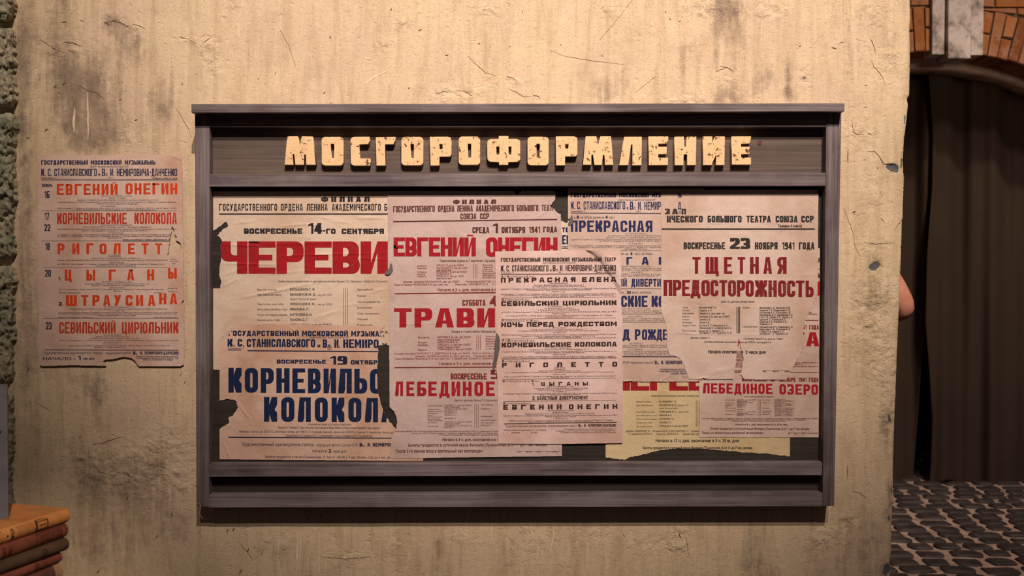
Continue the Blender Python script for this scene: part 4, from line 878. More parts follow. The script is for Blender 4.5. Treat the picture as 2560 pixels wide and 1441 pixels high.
# --- second copy of it at the far right
t = Ink(); r = Ink(); m = Ink()
m.head('ВОСКРЕСЕНЬЕ', 1855, 1918, 944, 954, .42, .2, .10); m.head('5', 1926, 1938, 938, 954, .5, .17); m.head('ОКТЯБРЯ', 1948, 1988, 944.5, 955, .42, .2, .10, sl=.004); m.head('1941', 1996, 2016, 944.5, 955, .44, .2, .12); m.head('ГОДА', 2022, 2046, 944.5, 955.5, .42, .2, .12)
r.head('ЛЕБЕДИНОЕ', 1757, 1931, 958.5, 984, .36, .19, .22, sl=.009); r.head('ОЗЕРО', 1948.5, 2045, 961, 986.5, .36, .19, .22, sl=.009)
t.text('Балет в 4 действиях. Музыка П. И. Чайковского.', 1861, 1936, 990.5, 994, .025)
cast(t, 1813, [('Одетта, королева лебедей', 1838, 1000.5), ('Зигфрид, принц . . . .', 1840, 1007), ('Владетельная принцесса', 1838, 1010.5), ('Наставник . . . . . .', 1840, 1014), ('Шут . . . . . . . .', 1840, 1017.5), ('Злой гений, он же непо-', 1840, 1021), ('Одиллия, его дочь, похожая', 1840, 1027.5), ('Па де труа . . . . .', 1840, 1036.5)], .02, 2.2)
cast(t, 1842, [('УЛАНОВА Г. С., нар. арт. РСФСР.', 1891, 1000.5), ('лауреат Сталинской премии', 1868, 1003.8), ('СЕРГЕЕВ К. М., засл. арт. РСФСР', 1882, 1007), ('ФАДЕЕВА Д. А.', 1865, 1010.5), ('МАЦКЕВИЧ Л. К.', 1866, 1014), ('ЦАРМАН А. А.', 1863, 1018), ('КАЧАРОВ Б. С.', 1863, 1024.5), ('УЛАНОВА Г. С., нар. арт. РСФСР.', 1890, 1030), ('лауреат Сталинской премии', 1870, 1033.5), ('ЛАЗАРЕВИЧ Т. О., ПЕТРОВА Г. О.,', 1890, 1037), ('ЖУКОВ Л. А.', 1861, 1040)], .025, 2.5)
for x in (1894.8, 1898, 1901.3): t.rule(x, x + .8, 999, 1041)
cast(t, 1906, [('Три лебедя . . . . .', 1934, 1000.5), ('Невеста . . . . .', 1934, 1007.5), ('Испанский . . . . . .', 1934, 1021), ('Неаполитанский . . .', 1934, 1028), ('Венгерский . . . . .', 1934, 1032), ('Мазурка . . . . .', 1934, 1036.5)], .02, 2.2)
cast(t, 1936, [('БОГОЛЮБСКАЯ М. С.,', 1966, 1000), ('ЛАЗАРЕВИЧ Т. О., ПЕТРОВА Г. О.', 1984, 1003.3), ('БОГОЛЮБСКАЯ М. С.,', 1965, 1007), ('ВАСИЛЬЕВА Т. С., ИВАНОВА А. Г.,', 1984, 1010.5), ('КУЗНЕЦОВА Е. А., ПЕТРОВА Г. О.', 1985, 1014), ('ЦВЕТКОВА О. Н.', 1962, 1017.3), ('ЦАРМАН А. А., ЗАХАРОВ Н. А.,', 1988, 1021), ('ЦАПЛИН К. С., ЧЕРНОВА Е. К.', 1986, 1024.5), ('КАЛИНИН А. И.', 1982, 1028), ('ГАЛЕЦКАЯ Н. М., ГОЛУБИН В. П.', 1984, 1032), ('САХАРОВА И. К., САЛТЫКОВ Н. А.', 1982, 1036.3), ('ЗЫРЯНОВ Н. А., ВЛАСОВ Б. А.', 1985, 1040)], .025, 2.5)
tiny(t, [(1755, 2045, 1047), (1783, 2015, 1050.4), (1830, 1966, 1053.6)], 2.4, .025, 0, 1.6)
t.text('Начало в 3 ч. дня, окончание в 6 ч. 30 м. веч.', 1838, 1970, 1059.5, 1064, .035, .003); t.text('Билеты продаются в суточной кассе Филиала (Пушкинская, 6) от 11 до 7 час. вечера', 1776, 2023, 1069.5, 1074.5, .03, .003); t.text('После 3-го звонка вход в зрительный зал воспрещен', 1755, 1908, 1080, 1085, .03)
t.rule(1970, 2045, 1082.5, 1083.1); cast(t, 1970, [('Л50218', 1976, 1084.5)], .03, 2); cast(t, 1985, [('Заказ 1428', 1994, 1084.5)], .03, 2); cast(t, 2004, [('Тираж 300', 2013, 1084.5)], .03, 2); cast(t, 2020, [('Тип. ГАБТ, Петровский пер., 6', 2045, 1084.5)], .02, 2)
t.head('ТЕАТРА', 2010, 2051, 645, 657, .36, .16, .12); t.rule(2043, 2050, 672.4, 674); t.head('ГОДА', 2022, 2050, 684, 695.5, .42, .2, .14); r.head('ОНЕГИН', 1922, 2050, 704, 739, .37, .2, .03)
cast(m, 2000, [('засл. арт. РСФСР', 2030, 782), ('ПЕТРОВ И. Ф., МЧЕДЕЛОВ И. Г.', 2046, 786)], .03, 3.2); m.rule(1800, 2046, 800.5, 802.5)
m.head('1941', 1998, 2016, 813, 824, .44, .2, .12); m.head('ГОДА', 2023, 2047, 813, 824.5, .42, .2, .14); r.head('ТРАВИАТА', 1763, 2048, 831, 866, .385, .19, .16)
cast(m, 1838, [('БАРСОВА В. В., нар. арт.', 1890, 881), ('лауреат Сталинской премии', 1890, 885.5), ('АМБОРСКАЯ Б. А.', 1872, 890), ('ЛЕМЕШЕВ С. Я., засл.', 1888, 894.4), ('лауреат Сталинской', 1880, 899), ('СЛИВИНСКИЙ В. Р.', 1872, 902.5), ('ДМИТРАШ Е. В. и др.', 1880, 908.5), ('ПАШАЕВ А. Ш., засл.', 1880, 913), ('засл. деят. иск. Гл. хор', 1880, 917.5)], .03, 3.4)
m.text('Начало в 3 ч. дня', 1834, 1890, 925, 930, .035); m.rule(1760, 2046, 931, 932.6)
cast(m, 1978, [('на скрипке—АЛЕКСАНДРОВ А. Н.', 2046, 907.5), ('ЭРДМАН Б. Р.', 2008, 912), ('ая художник-дирижер—Аманский Л. А.', 2046, 916.5)], .028, 3.4)
poster('rosy poster at the right end of the board with the red title ЛЕБЕДИНОЕ ОЗЕРО', [ragged([(1748, 621), (2050, 621), (2048.5, 830), (2047, 1094), (1748, 1094)], .5, 6, 6)], BR(2), [('lettering', t, (92, 46, 46), 'dark brown print'), ('small_lettering', m, (120, 42, 44), 'brownish red print'), ('headline_lettering', r, (160, 22, 36), 'red headlines')], (200, 166, 144), (186, 150, 126), 6, [(2010, 960, 2000, 1090, 8, .0005), (1870, 950, 1875, 1000, 3, .0006), (1905, 980, 1950, 1090, 8, .0004), (2020, 840, 2045, 846, 2, .0004)], None, .5, group=GRP)

# --- blue repertory poster
t = Ink(); b = Ink(); sl = .004
for wd, x0, x1 in (('ГОСУДАРСТВЕННЫЙ', 1427, 1540), ('МОСКОВСКИЙ', 1548, 1622), ('МУЗЫКАЛЬНЫЙ', 1630, 1712)): t.head(wd, x0, x1, 482, 493.5, .42, .2, .12)
t.text('имени Народных артистов Союза ССР', 1545, 1639, 498, 502, .01)
b.head('К.', 1427, 1438, 504, 523, .30, .13, .2); b.head('С.', 1443, 1453, 504, 523, .30, .13, .2); b.head('СТАНИСЛАВСКОГО', 1459, 1563, 504, 524, .32, .13, .16); b.text('и', 1567, 1571, 516, 524, .04); b.head('В', 1575, 1583, 505, 524.5, .32, .13); b.text('л.', 1584, 1590, 516, 524.5, .03); b.head('И.', 1595, 1605, 505, 525, .32, .13, .2); b.head('НЕМИРОВИЧА', 1611, 1692, 505, 525, .32, .13, .16)
t.text('Пушкинская ул., 17', 1427, 1463, 526.5, 530, .03); t.text('1941 г.', 1590, 1603, 527, 531, .03); t.rule(1427, 1700, 532, 534, .005)
t.text('2', 1428, 1432, 539.5, 547, .05); t.text('и', 1435, 1439, 541.5, 547, .01); t.text('8', 1442, 1447, 539.5, 547, .06); t.text('октября (днем-в', 1450, 1510, 540.5, 547, .005); t.text('4', 1514, 1519, 539.5, 547, .06); t.text('час.)', 1522, 1538, 540.5, 547, .005)
b.head('ПРЕКРАСНАЯ', 1427, 1631, 551.5, 580, .36, .17, .20, sl=.003)
tiny(t, [(1564, 1616, 584.5), (1520, 1655, 589.5), (1515, 1655, 594.3), (1427, 1655, 599), (1499, 1655, 603.2), (1572, 1607, 609.3), (1426, 1655, 614.6), (1432, 1655, 618.8), (1561, 1618, 623)])
t.rule(1430, 1700, 627, 627.9)
t.text('9 (днем-в', 1520, 1571, 632, 638, .005); t.text('4', 1576, 1581, 631, 638.5, .06); t.text('час.) октября', 1585, 1631, 632, 638, .005)
for ch, x0, x1 in (('Ц', 1486, 1503), ('Ы', 1526, 1544), ('Г', 1566, 1581), ('А', 1604, 1622), ('Н', 1647, 1665), ('Ы', 1686, 1706)): b.head(ch, x0, x1, 643, 662, .38, .2)
tiny(t, [(1530, 1627, 666), (1530, 1655, 671.3), (1533, 1655, 676), (1571, 1607, 681), (1530, 1655, 686), (1530, 1647, 690.3)])
b.head('БАЛЕТНЫЙ', 1478, 1567, 698, 717, .38, .18, .16); b.head('ДИВЕРТИСМЕНТ', 1578, 1708, 697.5, 717, .38, .18, .16)
t.rule(1520, 1700, 722, 722.9)
t.text('(утром-в 11 час.', 1505, 1563, 728.5, 734.5, .005); t.text('30', 1567, 1577, 728, 735, .06); t.text('мин.) октября', 1580, 1628, 728.5, 734.5, .005)
b.head('КОРНЕВИЛЬСКИЕ', 1398, 1619, 740, 768, .38, .165, .14); b.head('КОЛОКОЛА', 1629, 1770, 740, 768, .38, .165, .14)
tiny(t, [(1540, 1625, 772), (1540, 1655, 777.3), (1540, 1700, 782), (1540, 1700, 786), (1569, 1606, 792), (1540, 1700, 797), (1540, 1700, 801.6)])
t.rule(1520, 1700, 805.6, 806.5)
for ch, x0, x1 in (('П', 1490, 1503), ('Е', 1507, 1520), ('Р', 1524, 1537), ('Е', 1540, 1552), ('Д', 1556, 1575), ('Р', 1587, 1601), ('О', 1605, 1618), ('Ж', 1619, 1640), ('Д', 1641, 1656), ('Е', 1657, 1669), ('С', 1674, 1688)): b.head(ch, x0, x1, 824, 850, .38, .165)
tiny(t, [(1574, 1607, 859), (1540, 1700, 864), (1540, 1700, 868.4), (1570, 1607, 873.6), (1540, 1700, 878.6), (1540, 1700, 883), (1540, 1700, 887.3)])
t.rule(1520, 1720, 891, 893, .003)
t.text('Художественный руководитель театра', 1420, 1573, 903, 909, .01); t.text('Народный артист Союза ССР', 1576, 1634, 904.5, 909.5, .02, .004); t.head('В', 1637, 1642, 902, 911, .4, .2); t.text('л.', 1643, 1648, 906, 911, .05); t.head('И.', 1653, 1660, 902, 911, .4, .2); t.head('НЕМИРОВИЧ', 1664, 1710, 902, 911, .38, .18)
tiny(t, [(1651, 1745, 924), (1648, 1745, 929), (1676, 1745, 934.3)], 3.6, .03); tiny(t, [(1704, 1740, 942), (1706, 1740, 945)], 2, .02)
loopD = ragged([(1420, 471), (1660, 472), (1760, 472), (1757, 951), (1740, 955, 1), (1700, 955, 1), (1585, 955), (1576, 953), (1556, 955), (1420, 956), (1420, 563, 1), (1429, 559, 1), (1432, 549, 1), (1431, 538, 1), (1425, 546, 1), (1420, 549)], .8, 4, 7)
cD = [(1590, 475, 1592, 720, 2, .0005), (1640, 730, 1646, 955, 2.5, .0005), (1560, 954, 1582, 952, 3, .0009), (1690, 930, 1650, 955, 6, .0006), (1600, 935, 1605, 955, 5, .0005)]
poster('pinkish repertory poster with violet blue letters right of the small black poster', [loopD], BR(3), [('lettering', t, (44, 40, 66), 'dark blue print'), ('headline_lettering', b, (42, 43, 84), 'violet blue headlines')], (200, 166, 144), (188, 150, 126), 7, cD, None, .85, group=GRP)

# --- black and red November poster at the right
t = Ink(); r = Ink(); v = Ink()
v.head('НЬ', 1695, 1704.5, 484, 494, .4, .2, .1); v.head('Д', 1695, 1703, 506, 523, .34, .14); v.text('Теле', 1696, 1703, 528, 531, .02); v.rule(1695, 1704, 533, 534)
t.head('З', 1662, 1675, 522, 536, .44, .24); t.head('А', 1680, 1695, 522, 536, .42, .22); t.head('П', 1704, 1715, 522, 536, .42, .22)
for wd, x0, x1 in (('ИЧЕСКОГО', 1667, 1757), ('БОЛЬШОГО', 1769, 1854), ('ТЕАТРА', 1866, 1927), ('СОЮЗА', 1939, 1994), ('ССР', 2003, 2034)): t.head(wd, x0, x1, 539.5, 556.5, .43, .2, .12)
t.text('Телефон К 4-60-65', 1945, 2005, 562.5, 568.5, .05); t.rule(1654, 2037, 571.3, 575)
t.head('ВОСКРЕСЕНЬЕ', 1709, 1813, 606, 623.5, .44, .2, .10); t.head('23', 1825, 1876, 595.5, 623, .52, .2, .08); t.head('НОЯБРЯ', 1887, 1944, 606, 624, .44, .2, .10); t.head('1941', 1955, 1986, 606, 624, .46, .2, .10); t.head('ГОДА', 1997, 2036, 606, 624, .44, .2, .12)
for ch, x0, x1 in (('Т', 1731, 1751.5), ('Щ', 1764, 1797), ('Е', 1810, 1830.5), ('Т', 1844, 1863), ('Н', 1875, 1897), ('А', 1908.5, 1930), ('Я', 1943, 1966.5)): r.head(ch, x0, x1, 643, 685, .40, .15)
for ch, x0, x1 in (('П', 1659, 1680.5), ('Р', 1682, 1703.5), ('Е', 1705, 1725), ('Д', 1726.5, 1751), ('О', 1753.5, 1774.5), ('С', 1776, 1796), ('Т', 1798.5, 1818), ('О', 1820, 1840), ('Р', 1842, 1862.5), ('О', 1864, 1884.5), ('Ж', 1887, 1918.5), ('Н', 1921, 1942), ('О', 1945, 1965.5), ('С', 1967.5, 1988), ('Т', 1990, 2011), ('Ь', 2014, 2034)): r.head(ch, x0, x1, 700 + (x0 - 1659) * .006, 740.5 + (x0 - 1659) * .008, .41, .16)
t.text('Балет в 3-х действиях. Музыка Гертеля', 1803, 1886, 752.3, 757, .025)
cast(t, 1706, [('Лиза  .  .  .  .  .', 1743, 769.3), ('Колен  .  .  .  .', 1743, 776.6), ('Марцелина  .  .', 1743, 784), ('Мишо  .  .  .  .', 1743, 791.6), ('Никез  .  .  .  .', 1743, 799.2), ('Нотариус  .  .  .', 1743, 806.7), ('Подруги Лизы  .', 1743, 814), ('Друзья Колена  .', 1743, 827.7)], .02, 4)
cast(t, 1748, [('Бессмертнова Т. В.', 1791, 769.3), ('Руденко А. И.', 1780, 776.6), ('Рябцев В. А., засл. деят. иск.', 1813, 784.2), ('Булгаков А. Д., засл. арт. РСФСР', 1825, 791.8), ('Грехов С. А.', 1776, 799.2), ('Попов А. В.', 1774, 806.7), ('Бутнина В. П., Коротаева З. А.,', 1821, 814.2), ('Свешникова К. А., Шарпантье О. А.', 1830, 820.3), ('Ершов М. П., Уваров С. П.,', 1810, 827.7), ('Чичерин Г. К., Чудинов А. В.', 1830, 832.6)], .035, 4.2)
for x in (1841.5, 1844.9, 1848.3): t.rule(x, x + 1.8, 768, 834.5)
cast(t, 1857, [('Балет  .  .  .  .', 1895, 769.5), ('Цыганский танец', 1893, 817.3)], .02, 4)
cast(t, 1899, [('Васильева Е. Д., Яронская И. М.,', 1977, 770.2), ('Кудрина Е. В., Подрезкова Л. В.,', 1977, 776.2), ('Ситникова А. П., Холотова К. В.,', 1977, 782), ('Шелепикова В. К., Щербакова Н. Н.', 1982, 787.8), ('Гопп В. Ф., Гербер Н. А., Грехов С. А.,', 1982, 793.6), ('Ершов М. П., Кузнецов В. С.,', 1966, 799.4), ('Смирнов В. К., Стецкий Н. А.,', 1967, 805), ('Чуканов Л. А.', 1931, 810.6), ('Бессмертнова М. В., Кудрявцева А. В.', 1982, 818), ('Марычева С. Ф., Шишлова М. В.', 1976, 823.7), ('Гербер Н. А., Уваров С. П.,', 1961, 829.4), ('Чичеринин Г. К., Чудинов С. В.', 1970, 835)], .04, 4.2)
t.text('Дирижер—Сахаров С. С.', 1726, 1776, 843.2, 847.4, .03); t.text('Постановка Горского А. А., засл. арт. РСФСР', 1859, 1957, 844.8, 849, .03, .01); t.text('Спектакль возобновлен Долинской Е. И., засл. арт. РСФСР и Кузнецовой А. В.', 1760, 1928, 853, 857, .03, .01)
t.text('Начало спектакля в', 1770, 1858, 876, 883.5, .05, .004); t.text('2 часа дня', 1864, 1914, 877, 884.5, .05, .004)
t.rule(1907, 1973, 926.5, 927.3); cast(t, 1906, [('Л50631', 1916, 929)], .04, 3); cast(t, 1932, [('Заказ 1742', 1946, 929)], .04, 3); cast(t, 1961, [('Тираж 400', 1974, 929)], .04, 3)
loopE = ragged([(1653, 474), (2046, 475), (2044, 735, 1), (2035, 756, 1), (2018, 790, 1), (2010, 816, 1), (2008, 840, 1), (2011, 866, 1), (2000, 885, 1), (1990, 905, 1), (1975, 932, 1), (1966, 950), (1861, 949, 1), (1852, 937, 1), (1855, 918, 1), (1859, 897, 1), (1855, 884, 1), (1851, 864, 1), (1848, 846, 1), (1844, 865, 1), (1842, 885, 1), (1838, 918, 1), (1834, 948), (1765, 949, 1), (1758, 945, 1), (1750, 949), (1722, 948, 1), (1716, 930, 1), (1707, 908, 1), (1697, 893, 1), (1674, 887, 1), (1667, 870, 1), (1668, 835, 1), (1664, 808, 1), (1656, 786, 1), (1653, 780)], .8, 4, 8)
cE = [(1660, 697, 2040, 702, 1.8, .0005), (1670, 833, 2005, 840, 1.8, .0006), (1853, 480, 1851, 840, 1.8, .0005), (1765, 936, 1860, 915, 10, .0006), (1740, 560, 1850, 556, 3, .0004), (2030, 500, 2042, 515, 3, .0006), (1670, 540, 1680, 760, 6, .0004), (1745, 948, 1775, 944, 4, .0012), (1690, 830, 1740, 836, 3, .0006), (1990, 690, 2042, 685, 3, .0004)]
poster('pinkish poster with black date and dark red title ТЩЕТНАЯ ПРЕДОСТОРОЖНОСТЬ, torn at the foot', [loopE], BR(4), [('lettering', t, (50, 44, 44), 'black print'), ('patch_lettering', v, (46, 46, 92), 'blue letters of a pasted strip'), ('headline_lettering', r, (120, 28, 34), 'dark red headline')], (204, 170, 148), (190, 152, 124), 8, cE, None, .9, group=GRP)

# --- small black poster on top
t = Ink()
def k7(x): return -.008 * (x - 1252)
for wd, x0, x1 in (('ГОСУДАРСТВЕННЫЙ', 1252, 1351), ('МОСКОВСКИЙ', 1358, 1424), ('МУЗЫКАЛЬНЫЙ', 1430, 1504), ('ТЕАТР', 1511, 1539)): t.head(wd, x0, x1, 645 + k7(x0) * .5, 655 + k7(x0) * .5, .42, .2, .14, sl=-.003)
t.text('имени Народных артистов Союза ССР', 1356, 1438, 656, 659.2, .012)
t.head('К.', 1252, 1262, 664, 679.5, .34, .14, .2); t.head('С.', 1266, 1275, 664, 679.5, .34, .14, .2); t.head('СТАНИСЛАВСКОГО', 1280, 1371, 663.5, 679, .34, .14, .14); t.text('и', 1375, 1379, 672.5, 678.7, .04); t.head('В', 1382, 1389, 663, 678.5, .34, .14); t.text('л.', 1390, 1396, 671.5, 678.4, .03); t.head('И.', 1400, 1409, 663, 678.2, .34, .14, .2); t.head('НЕМИРОВИЧА-ДАНЧЕНКО', 1414, 1539, 662.5, 678, .34, .14, .14)
t.text('Пушкинская ул., 17', 1252, 1284, 681.5, 684, .04); t.text('1941 г.', 1396, 1407, 679.8, 682.5, .04); t.text('Телефоны: К 3-98-40 и К 1-43-50', 1488, 1539, 679.6, 682, .04); t.rule(1252, 1539, 685.6, 687.2, -.006)
def date(x, y, nums):
    for wd, x1, bold in nums:
        t.text(wd, x, x1, y - (2.8 if bold else 2.2), y + 2.2, .06 if bold else .004); x = x1 + 2.5
date(1252, 691.8, [('16', 1258, 1), ('и', 1264.5, 0), ('26', 1273, 1), ('октября (днем-в', 1314, 0), ('4', 1319, 1), ('часа)', 1335, 0)])
date(1253, 750, [('18', 1259, 1), ('октября (днем-в', 1302, 0), ('4', 1307, 1), ('часа)', 1323, 0)])
date(1253, 802.3, [('19', 1259, 1), ('октября (утром-в', 1305, 0), ('11', 1312, 1), ('час.', 1323, 0), ('30', 1331, 1), ('мин.)', 1346, 0)])
date(1254, 852.2, [('19', 1260, 1), ('и', 1266.5, 0), ('23', 1275, 1), ('октября (днем-в', 1315, 0), ('4', 1320, 1), ('часа)', 1337, 0)])
date(1255, 903.5, [('25', 1261, 1), ('октября (днем-в', 1304, 0), ('4', 1309, 1), ('часа)', 1325, 0)])
date(1256, 953.5, [('26', 1262, 1), ('октября (утром-в', 1308, 0), ('11', 1315, 1), ('час.', 1326, 0), ('30', 1334, 1), ('мин.)', 1349, 0)])
date(1258, 1009.6, [('30', 1264, 1), ('октября (днем-в', 1306, 0), ('4', 1311, 1), ('часа)', 1327, 0)])
def title(words, y0, y1, w=None):
    for wd, x0, x1 in words: t.head(wd, x0, x1, y0 + k7(x0), y1 + k7(x0), .34, .26, .16, w=w, sl=-.008)
title([('ПРЕКРАСНАЯ', 1252, 1439), ('ЕЛЕНА', 1455, 1540)], 695, 707, 12.3); title([('СЕВИЛЬСКИЙ', 1253, 1396), ('ЦИРЮЛЬНИК', 1407, 1541.5)], 753.5, 765.5); title([('НОЧЬ', 1253, 1307), ('ПЕРЕД', 1317, 1385), ('РОЖДЕСТВОМ', 1396, 1542)], 806.5, 818)
title([('КОРНЕВИЛЬСКИЕ', 1254, 1428), ('КОЛОКОЛА', 1437, 1542)], 857, 869); title([('РИГОЛЕТТО', 1255, 1543)], 907.5, 919.5, 12); title([('ЕВГЕНИЙ', 1258, 1404), ('ОНЕГИН', 1422, 1543.5)], 1013, 1025, 12)
t.head('1.', 1330, 1336, 957.5, 965, .5, .2, .2); title([('ЦЫГАНЫ', 1353, 1470)], 957, 966, 9.6)
t.head('2.', 1331, 1339, 991.5, 1001, .42, .2, .2); t.head('БАЛЕТНЫЙ', 1343, 1393, 991, 1000.5, .36, .17, .16, sl=-.006); t.head('ДИВЕРТИСМЕНТ', 1398, 1470, 990.5, 999.8, .36, .17, .16, sl=-.006)
L7 = [(1374, 1420, 708.7), (1335, 1460, 713.6), (1331, 1465, 717.4), (1252, 1540, 723.3), (1317, 1478, 725.8), (1381, 1413, 730), (1252, 1540, 736.4), (1260, 1535, 739.8), (1333, 1460, 742.5),
      (1369, 1406, 767), (1360, 1435, 771.5), (1345, 1449, 775.6), (1253, 1541, 781.3), (1381, 1415, 785), (1265, 1531, 790.3), (1362, 1433, 793.2), (1382, 1414, 820), (1328, 1469, 824.3), (1293, 1501, 828.3), (1382, 1415, 832), (1253, 1541, 838), (1303, 1489, 841.4), (1345, 1452, 844),
      (1363, 1431, 870.5), (1322, 1472, 875), (1253, 1541, 880.3), (1337, 1461, 882.8), (1382, 1415, 887), (1258, 1537, 893), (1254, 1542, 896.5), (1385, 1414, 920), (1384, 1414, 924), (1347, 1452, 928), (1263, 1535, 932), (1383, 1416, 936.2), (1260, 1538, 942), (1378, 1423, 944.6),
      (1367, 1434, 967), (1335, 1469, 971.7), (1343, 1457, 975.5), (1383, 1416, 979.3), (1257, 1543, 985.3), (1348, 1451, 987.6), (1366, 1436, 1027), (1381, 1421, 1031.3), (1313, 1487, 1035.5), (1258, 1543, 1040.3), (1363, 1439, 1042.8), (1385, 1418, 1047.3), (1272, 1532, 1053), (1320, 1482, 1056)]
tiny(t, L7, 3.0, .016, -.006, 1.95)
for y in (745.6, 798.3, 847.8, 898.4, 948.6, 1004.2): t.rule(1252 + (y - 690) * .019, 1540, y, y + .8, -.012)
t.rule(1260, 1542, 1059.6, 1061.4, -.015)
t.text('Художественный руководитель театра', 1264, 1390, 1063.6, 1068.8, .008, -.006); t.text('Народный артист Союза ССР', 1391, 1443, 1063.5, 1067.6, .025, -.006); t.head('В', 1446, 1451, 1061, 1068, .4, .2); t.text('л.', 1452, 1456, 1064, 1068, .05); t.head('И.', 1460, 1466, 1061, 1068, .4, .2); t.head('НЕМИРОВИЧ-ДАНЧЕНКО', 1470, 1540, 1060.5, 1067.5, .36, .18, .12)
t.text('Начало утренних спектаклей в 11 час. 30 мин.', 1260, 1366, 1074, 1078, .016); t.text('„      дневных          „       в 4 час.', 1268, 1345, 1080, 1084, .016); tiny(t, [(1410, 1540, 1073.5), (1390, 1540, 1078), (1400, 1540, 1082)], 3, .02, -.004)
CRV = [(1463, 626), (1478, 634), (1492, 646), (1506, 664), (1518, 682), (1529, 697), (1538, 715), (1546, 732), (1551, 748)]
def curl(x, y):
    """the upper right corner has come unstuck and bulges off the board"""
    cx = np.interp(y, [p[1] for p in CRV], [p[0] for p in CRV]); d = (x - cx) * .75
    d = np.where(y > 748, -1.0, d)
    z = np.where(d > 0, 0.0085 * (1 - np.exp(-np.maximum(d, 0) / 7.0)) * np.exp(-np.maximum(d - 22, 0) / 60.0), 0.0)
    return z * np.clip((752 - y) / 30.0, 0, 1)
loopF = ragged([(1238, 629), (1420, 626.5), (1463, 626), (1500, 627.5), (1551, 626), (1553, 745, 1), (1553, 760, 1), (1556, 800), (1557, 960), (1557, 1108), (1400, 1111), (1246, 1110), (1244, 955), (1241, 920, 1), (1247, 880, 1), (1250, 850, 1), (1244, 836, 1), (1240, 832)], .4, 6, 9)
poster('small pale poster with black lettering pasted on top, its upper right corner peeling away', [loopF], BR(5), [('lettering', t, (62, 42, 40), 'dark brown print')], (212, 174, 158), (198, 154, 130), 9, [(1250, 944, 1300, 942, 2, .0004), (1540, 700, 1552, 720, 3, .001)], curl, .4, 3.0, group=GRP)

# --- small loose torn bits of backing paper
def scrap(label, pts, ydep, seed, col=(104, 88, 76)):
    poster(label, [ragged(pts, .7, 3, seed)], ydep, [], col, tuple(v * .85 for v in col), seed, (), None, .5, 2.5, 'torn grey paper scraps on the board')
scrap('grey paper scrap at the left edge of the small black poster', [(1241, 835, 1), (1247, 840, 1), (1250, 850, 1), (1249, 875, 1), (1243, 900, 1), (1237, 922, 1), (1231, 932, 1), (1233, 905, 1), (1237, 880, 1), (1238, 850, 1)], BR(6), 21)
scrap('grey paper scrap between the giant red word and the middle poster', [(973, 672, 1), (977, 657, 1), (981, 664, 1), (982, 679, 1), (972, 688, 1), (964, 687, 1), (962, 681, 1)], BR(4), 22)
scrap('grey paper scrap above the first violet blue title', [(1421, 562, 1), (1423, 549, 1), (1431, 538, 1), (1433, 550, 1), (1431, 560, 1), (1424, 565, 1)], BR(4.5), 23)

# --- poster pasted straight on the plaster, left of the board
t = Ink(); r = Ink(); r2 = Ink()
for wd, x0, x1 in (('ГОСУДАРСТВЕННЫЙ', 103, 220), ('МОСКОВСКИЙ', 227, 304), ('МУЗЫКАЛЬНЬ', 312, 389)): t.head(wd, x0, x1, 401, 412, .40, .2, .16)
t.text('имени Народных Артистов Союза ССР', 225, 321, 415, 418.5, .012)
t.head('К.', 103, 114, 422, 440.5, .30, .13, .2); t.head('С.', 120, 130, 422, 440.5, .30, .13, .2); t.head('СТАНИСЛАВСКОГО', 136, 242, 422, 440.5, .32, .13, .16); t.text('и', 246, 251, 432, 440, .04); t.head('В', 255, 263, 422, 440, .32, .13); t.text('л.', 264, 270, 432, 440, .03); t.head('И.', 276, 286, 422, 440, .32, .13, .2); t.head('НЕМИРОВИЧА-ДАНЧЕНКО', 292, 443, 422, 440.5, .32, .13, .16)
t.text('Пушкинская ул., 17', 103, 141, 443.5, 446.3, .03); t.text('1941 г.', 270, 283, 443.5, 446.3, .03); t.text('Телефоны: К 3-98-40 и К 1-43-50', 380, 443, 444.5, 447.3, .04); t.rule(103, 443, 447.4, 448.6, .004); t.rule(103, 443, 450.2, 450.9, .004)
t.head('НОЯБРЬ', 105, 131, 460, 468, .38, .2, .14)
for wd, x0, x1, y0, y1 in (('16', 111, 124, 478, 496), ('17', 112, 123, 532, 550), ('22', 111, 126, 561, 578), ('18', 113, 124.5, 608, 625), ('20', 113, 127.5, 675, 692), ('23', 115, 129.5, 806, 824)): t.head(wd, x0, x1, y0, y1, .38, .14, .14)
r2.head('ЕВГЕНИЙ', 142, 294, 460, 487.5, .36, .17, .28); r2.head('ОНЕГИН', 314, 443.5, 458.5, 486, .36, .17, .28)
r.head('КОРНЕВИЛЬСКИЕ', 143, 317, 532.5, 560.5, .34, .14, .2); r.head('КОЛОКОЛА', 336, 442, 532, 560, .34, .14, .2)
for ch, x in zip('РИГОЛЕТТ', (144, 181, 216, 249, 284, 320, 354, 388)): r2.head(ch, x, x + 17.5, 609, 635.5, .36, .18)
for ch, x, y in zip('ЦЫГАНЫ', (162, 216, 272, 318, 368, 420), (675, 675, 674.5, 674, 674, 670)): r2.head(ch, x, x + (22 if ch == 'Ы' else 17.5), y, y + 27, .38, .18)
t.head('1.', 146, 153, 693, 701, .55, .3, .2); t.head('2.', 147, 158, 755.5, 764.5, .4, .25, .2)
for ch, x in zip('ШТРАУСИАНА', (165, 203, 231, 258, 285, 314, 340, 370, 398, 425)): r2.head(ch, x, x + (27 if ch == 'Ш' else 18), 738 - (4 if x > 395 else 0), 765 - (4 if x > 395 else 0), .38, .18)
r.head('СЕВИЛЬСКИЙ', 148, 289, 806, 834, .34, .14, .2); r.head('ЦИРЮЛЬНИК', 305, 446, 806, 834, .34, .14, .2)
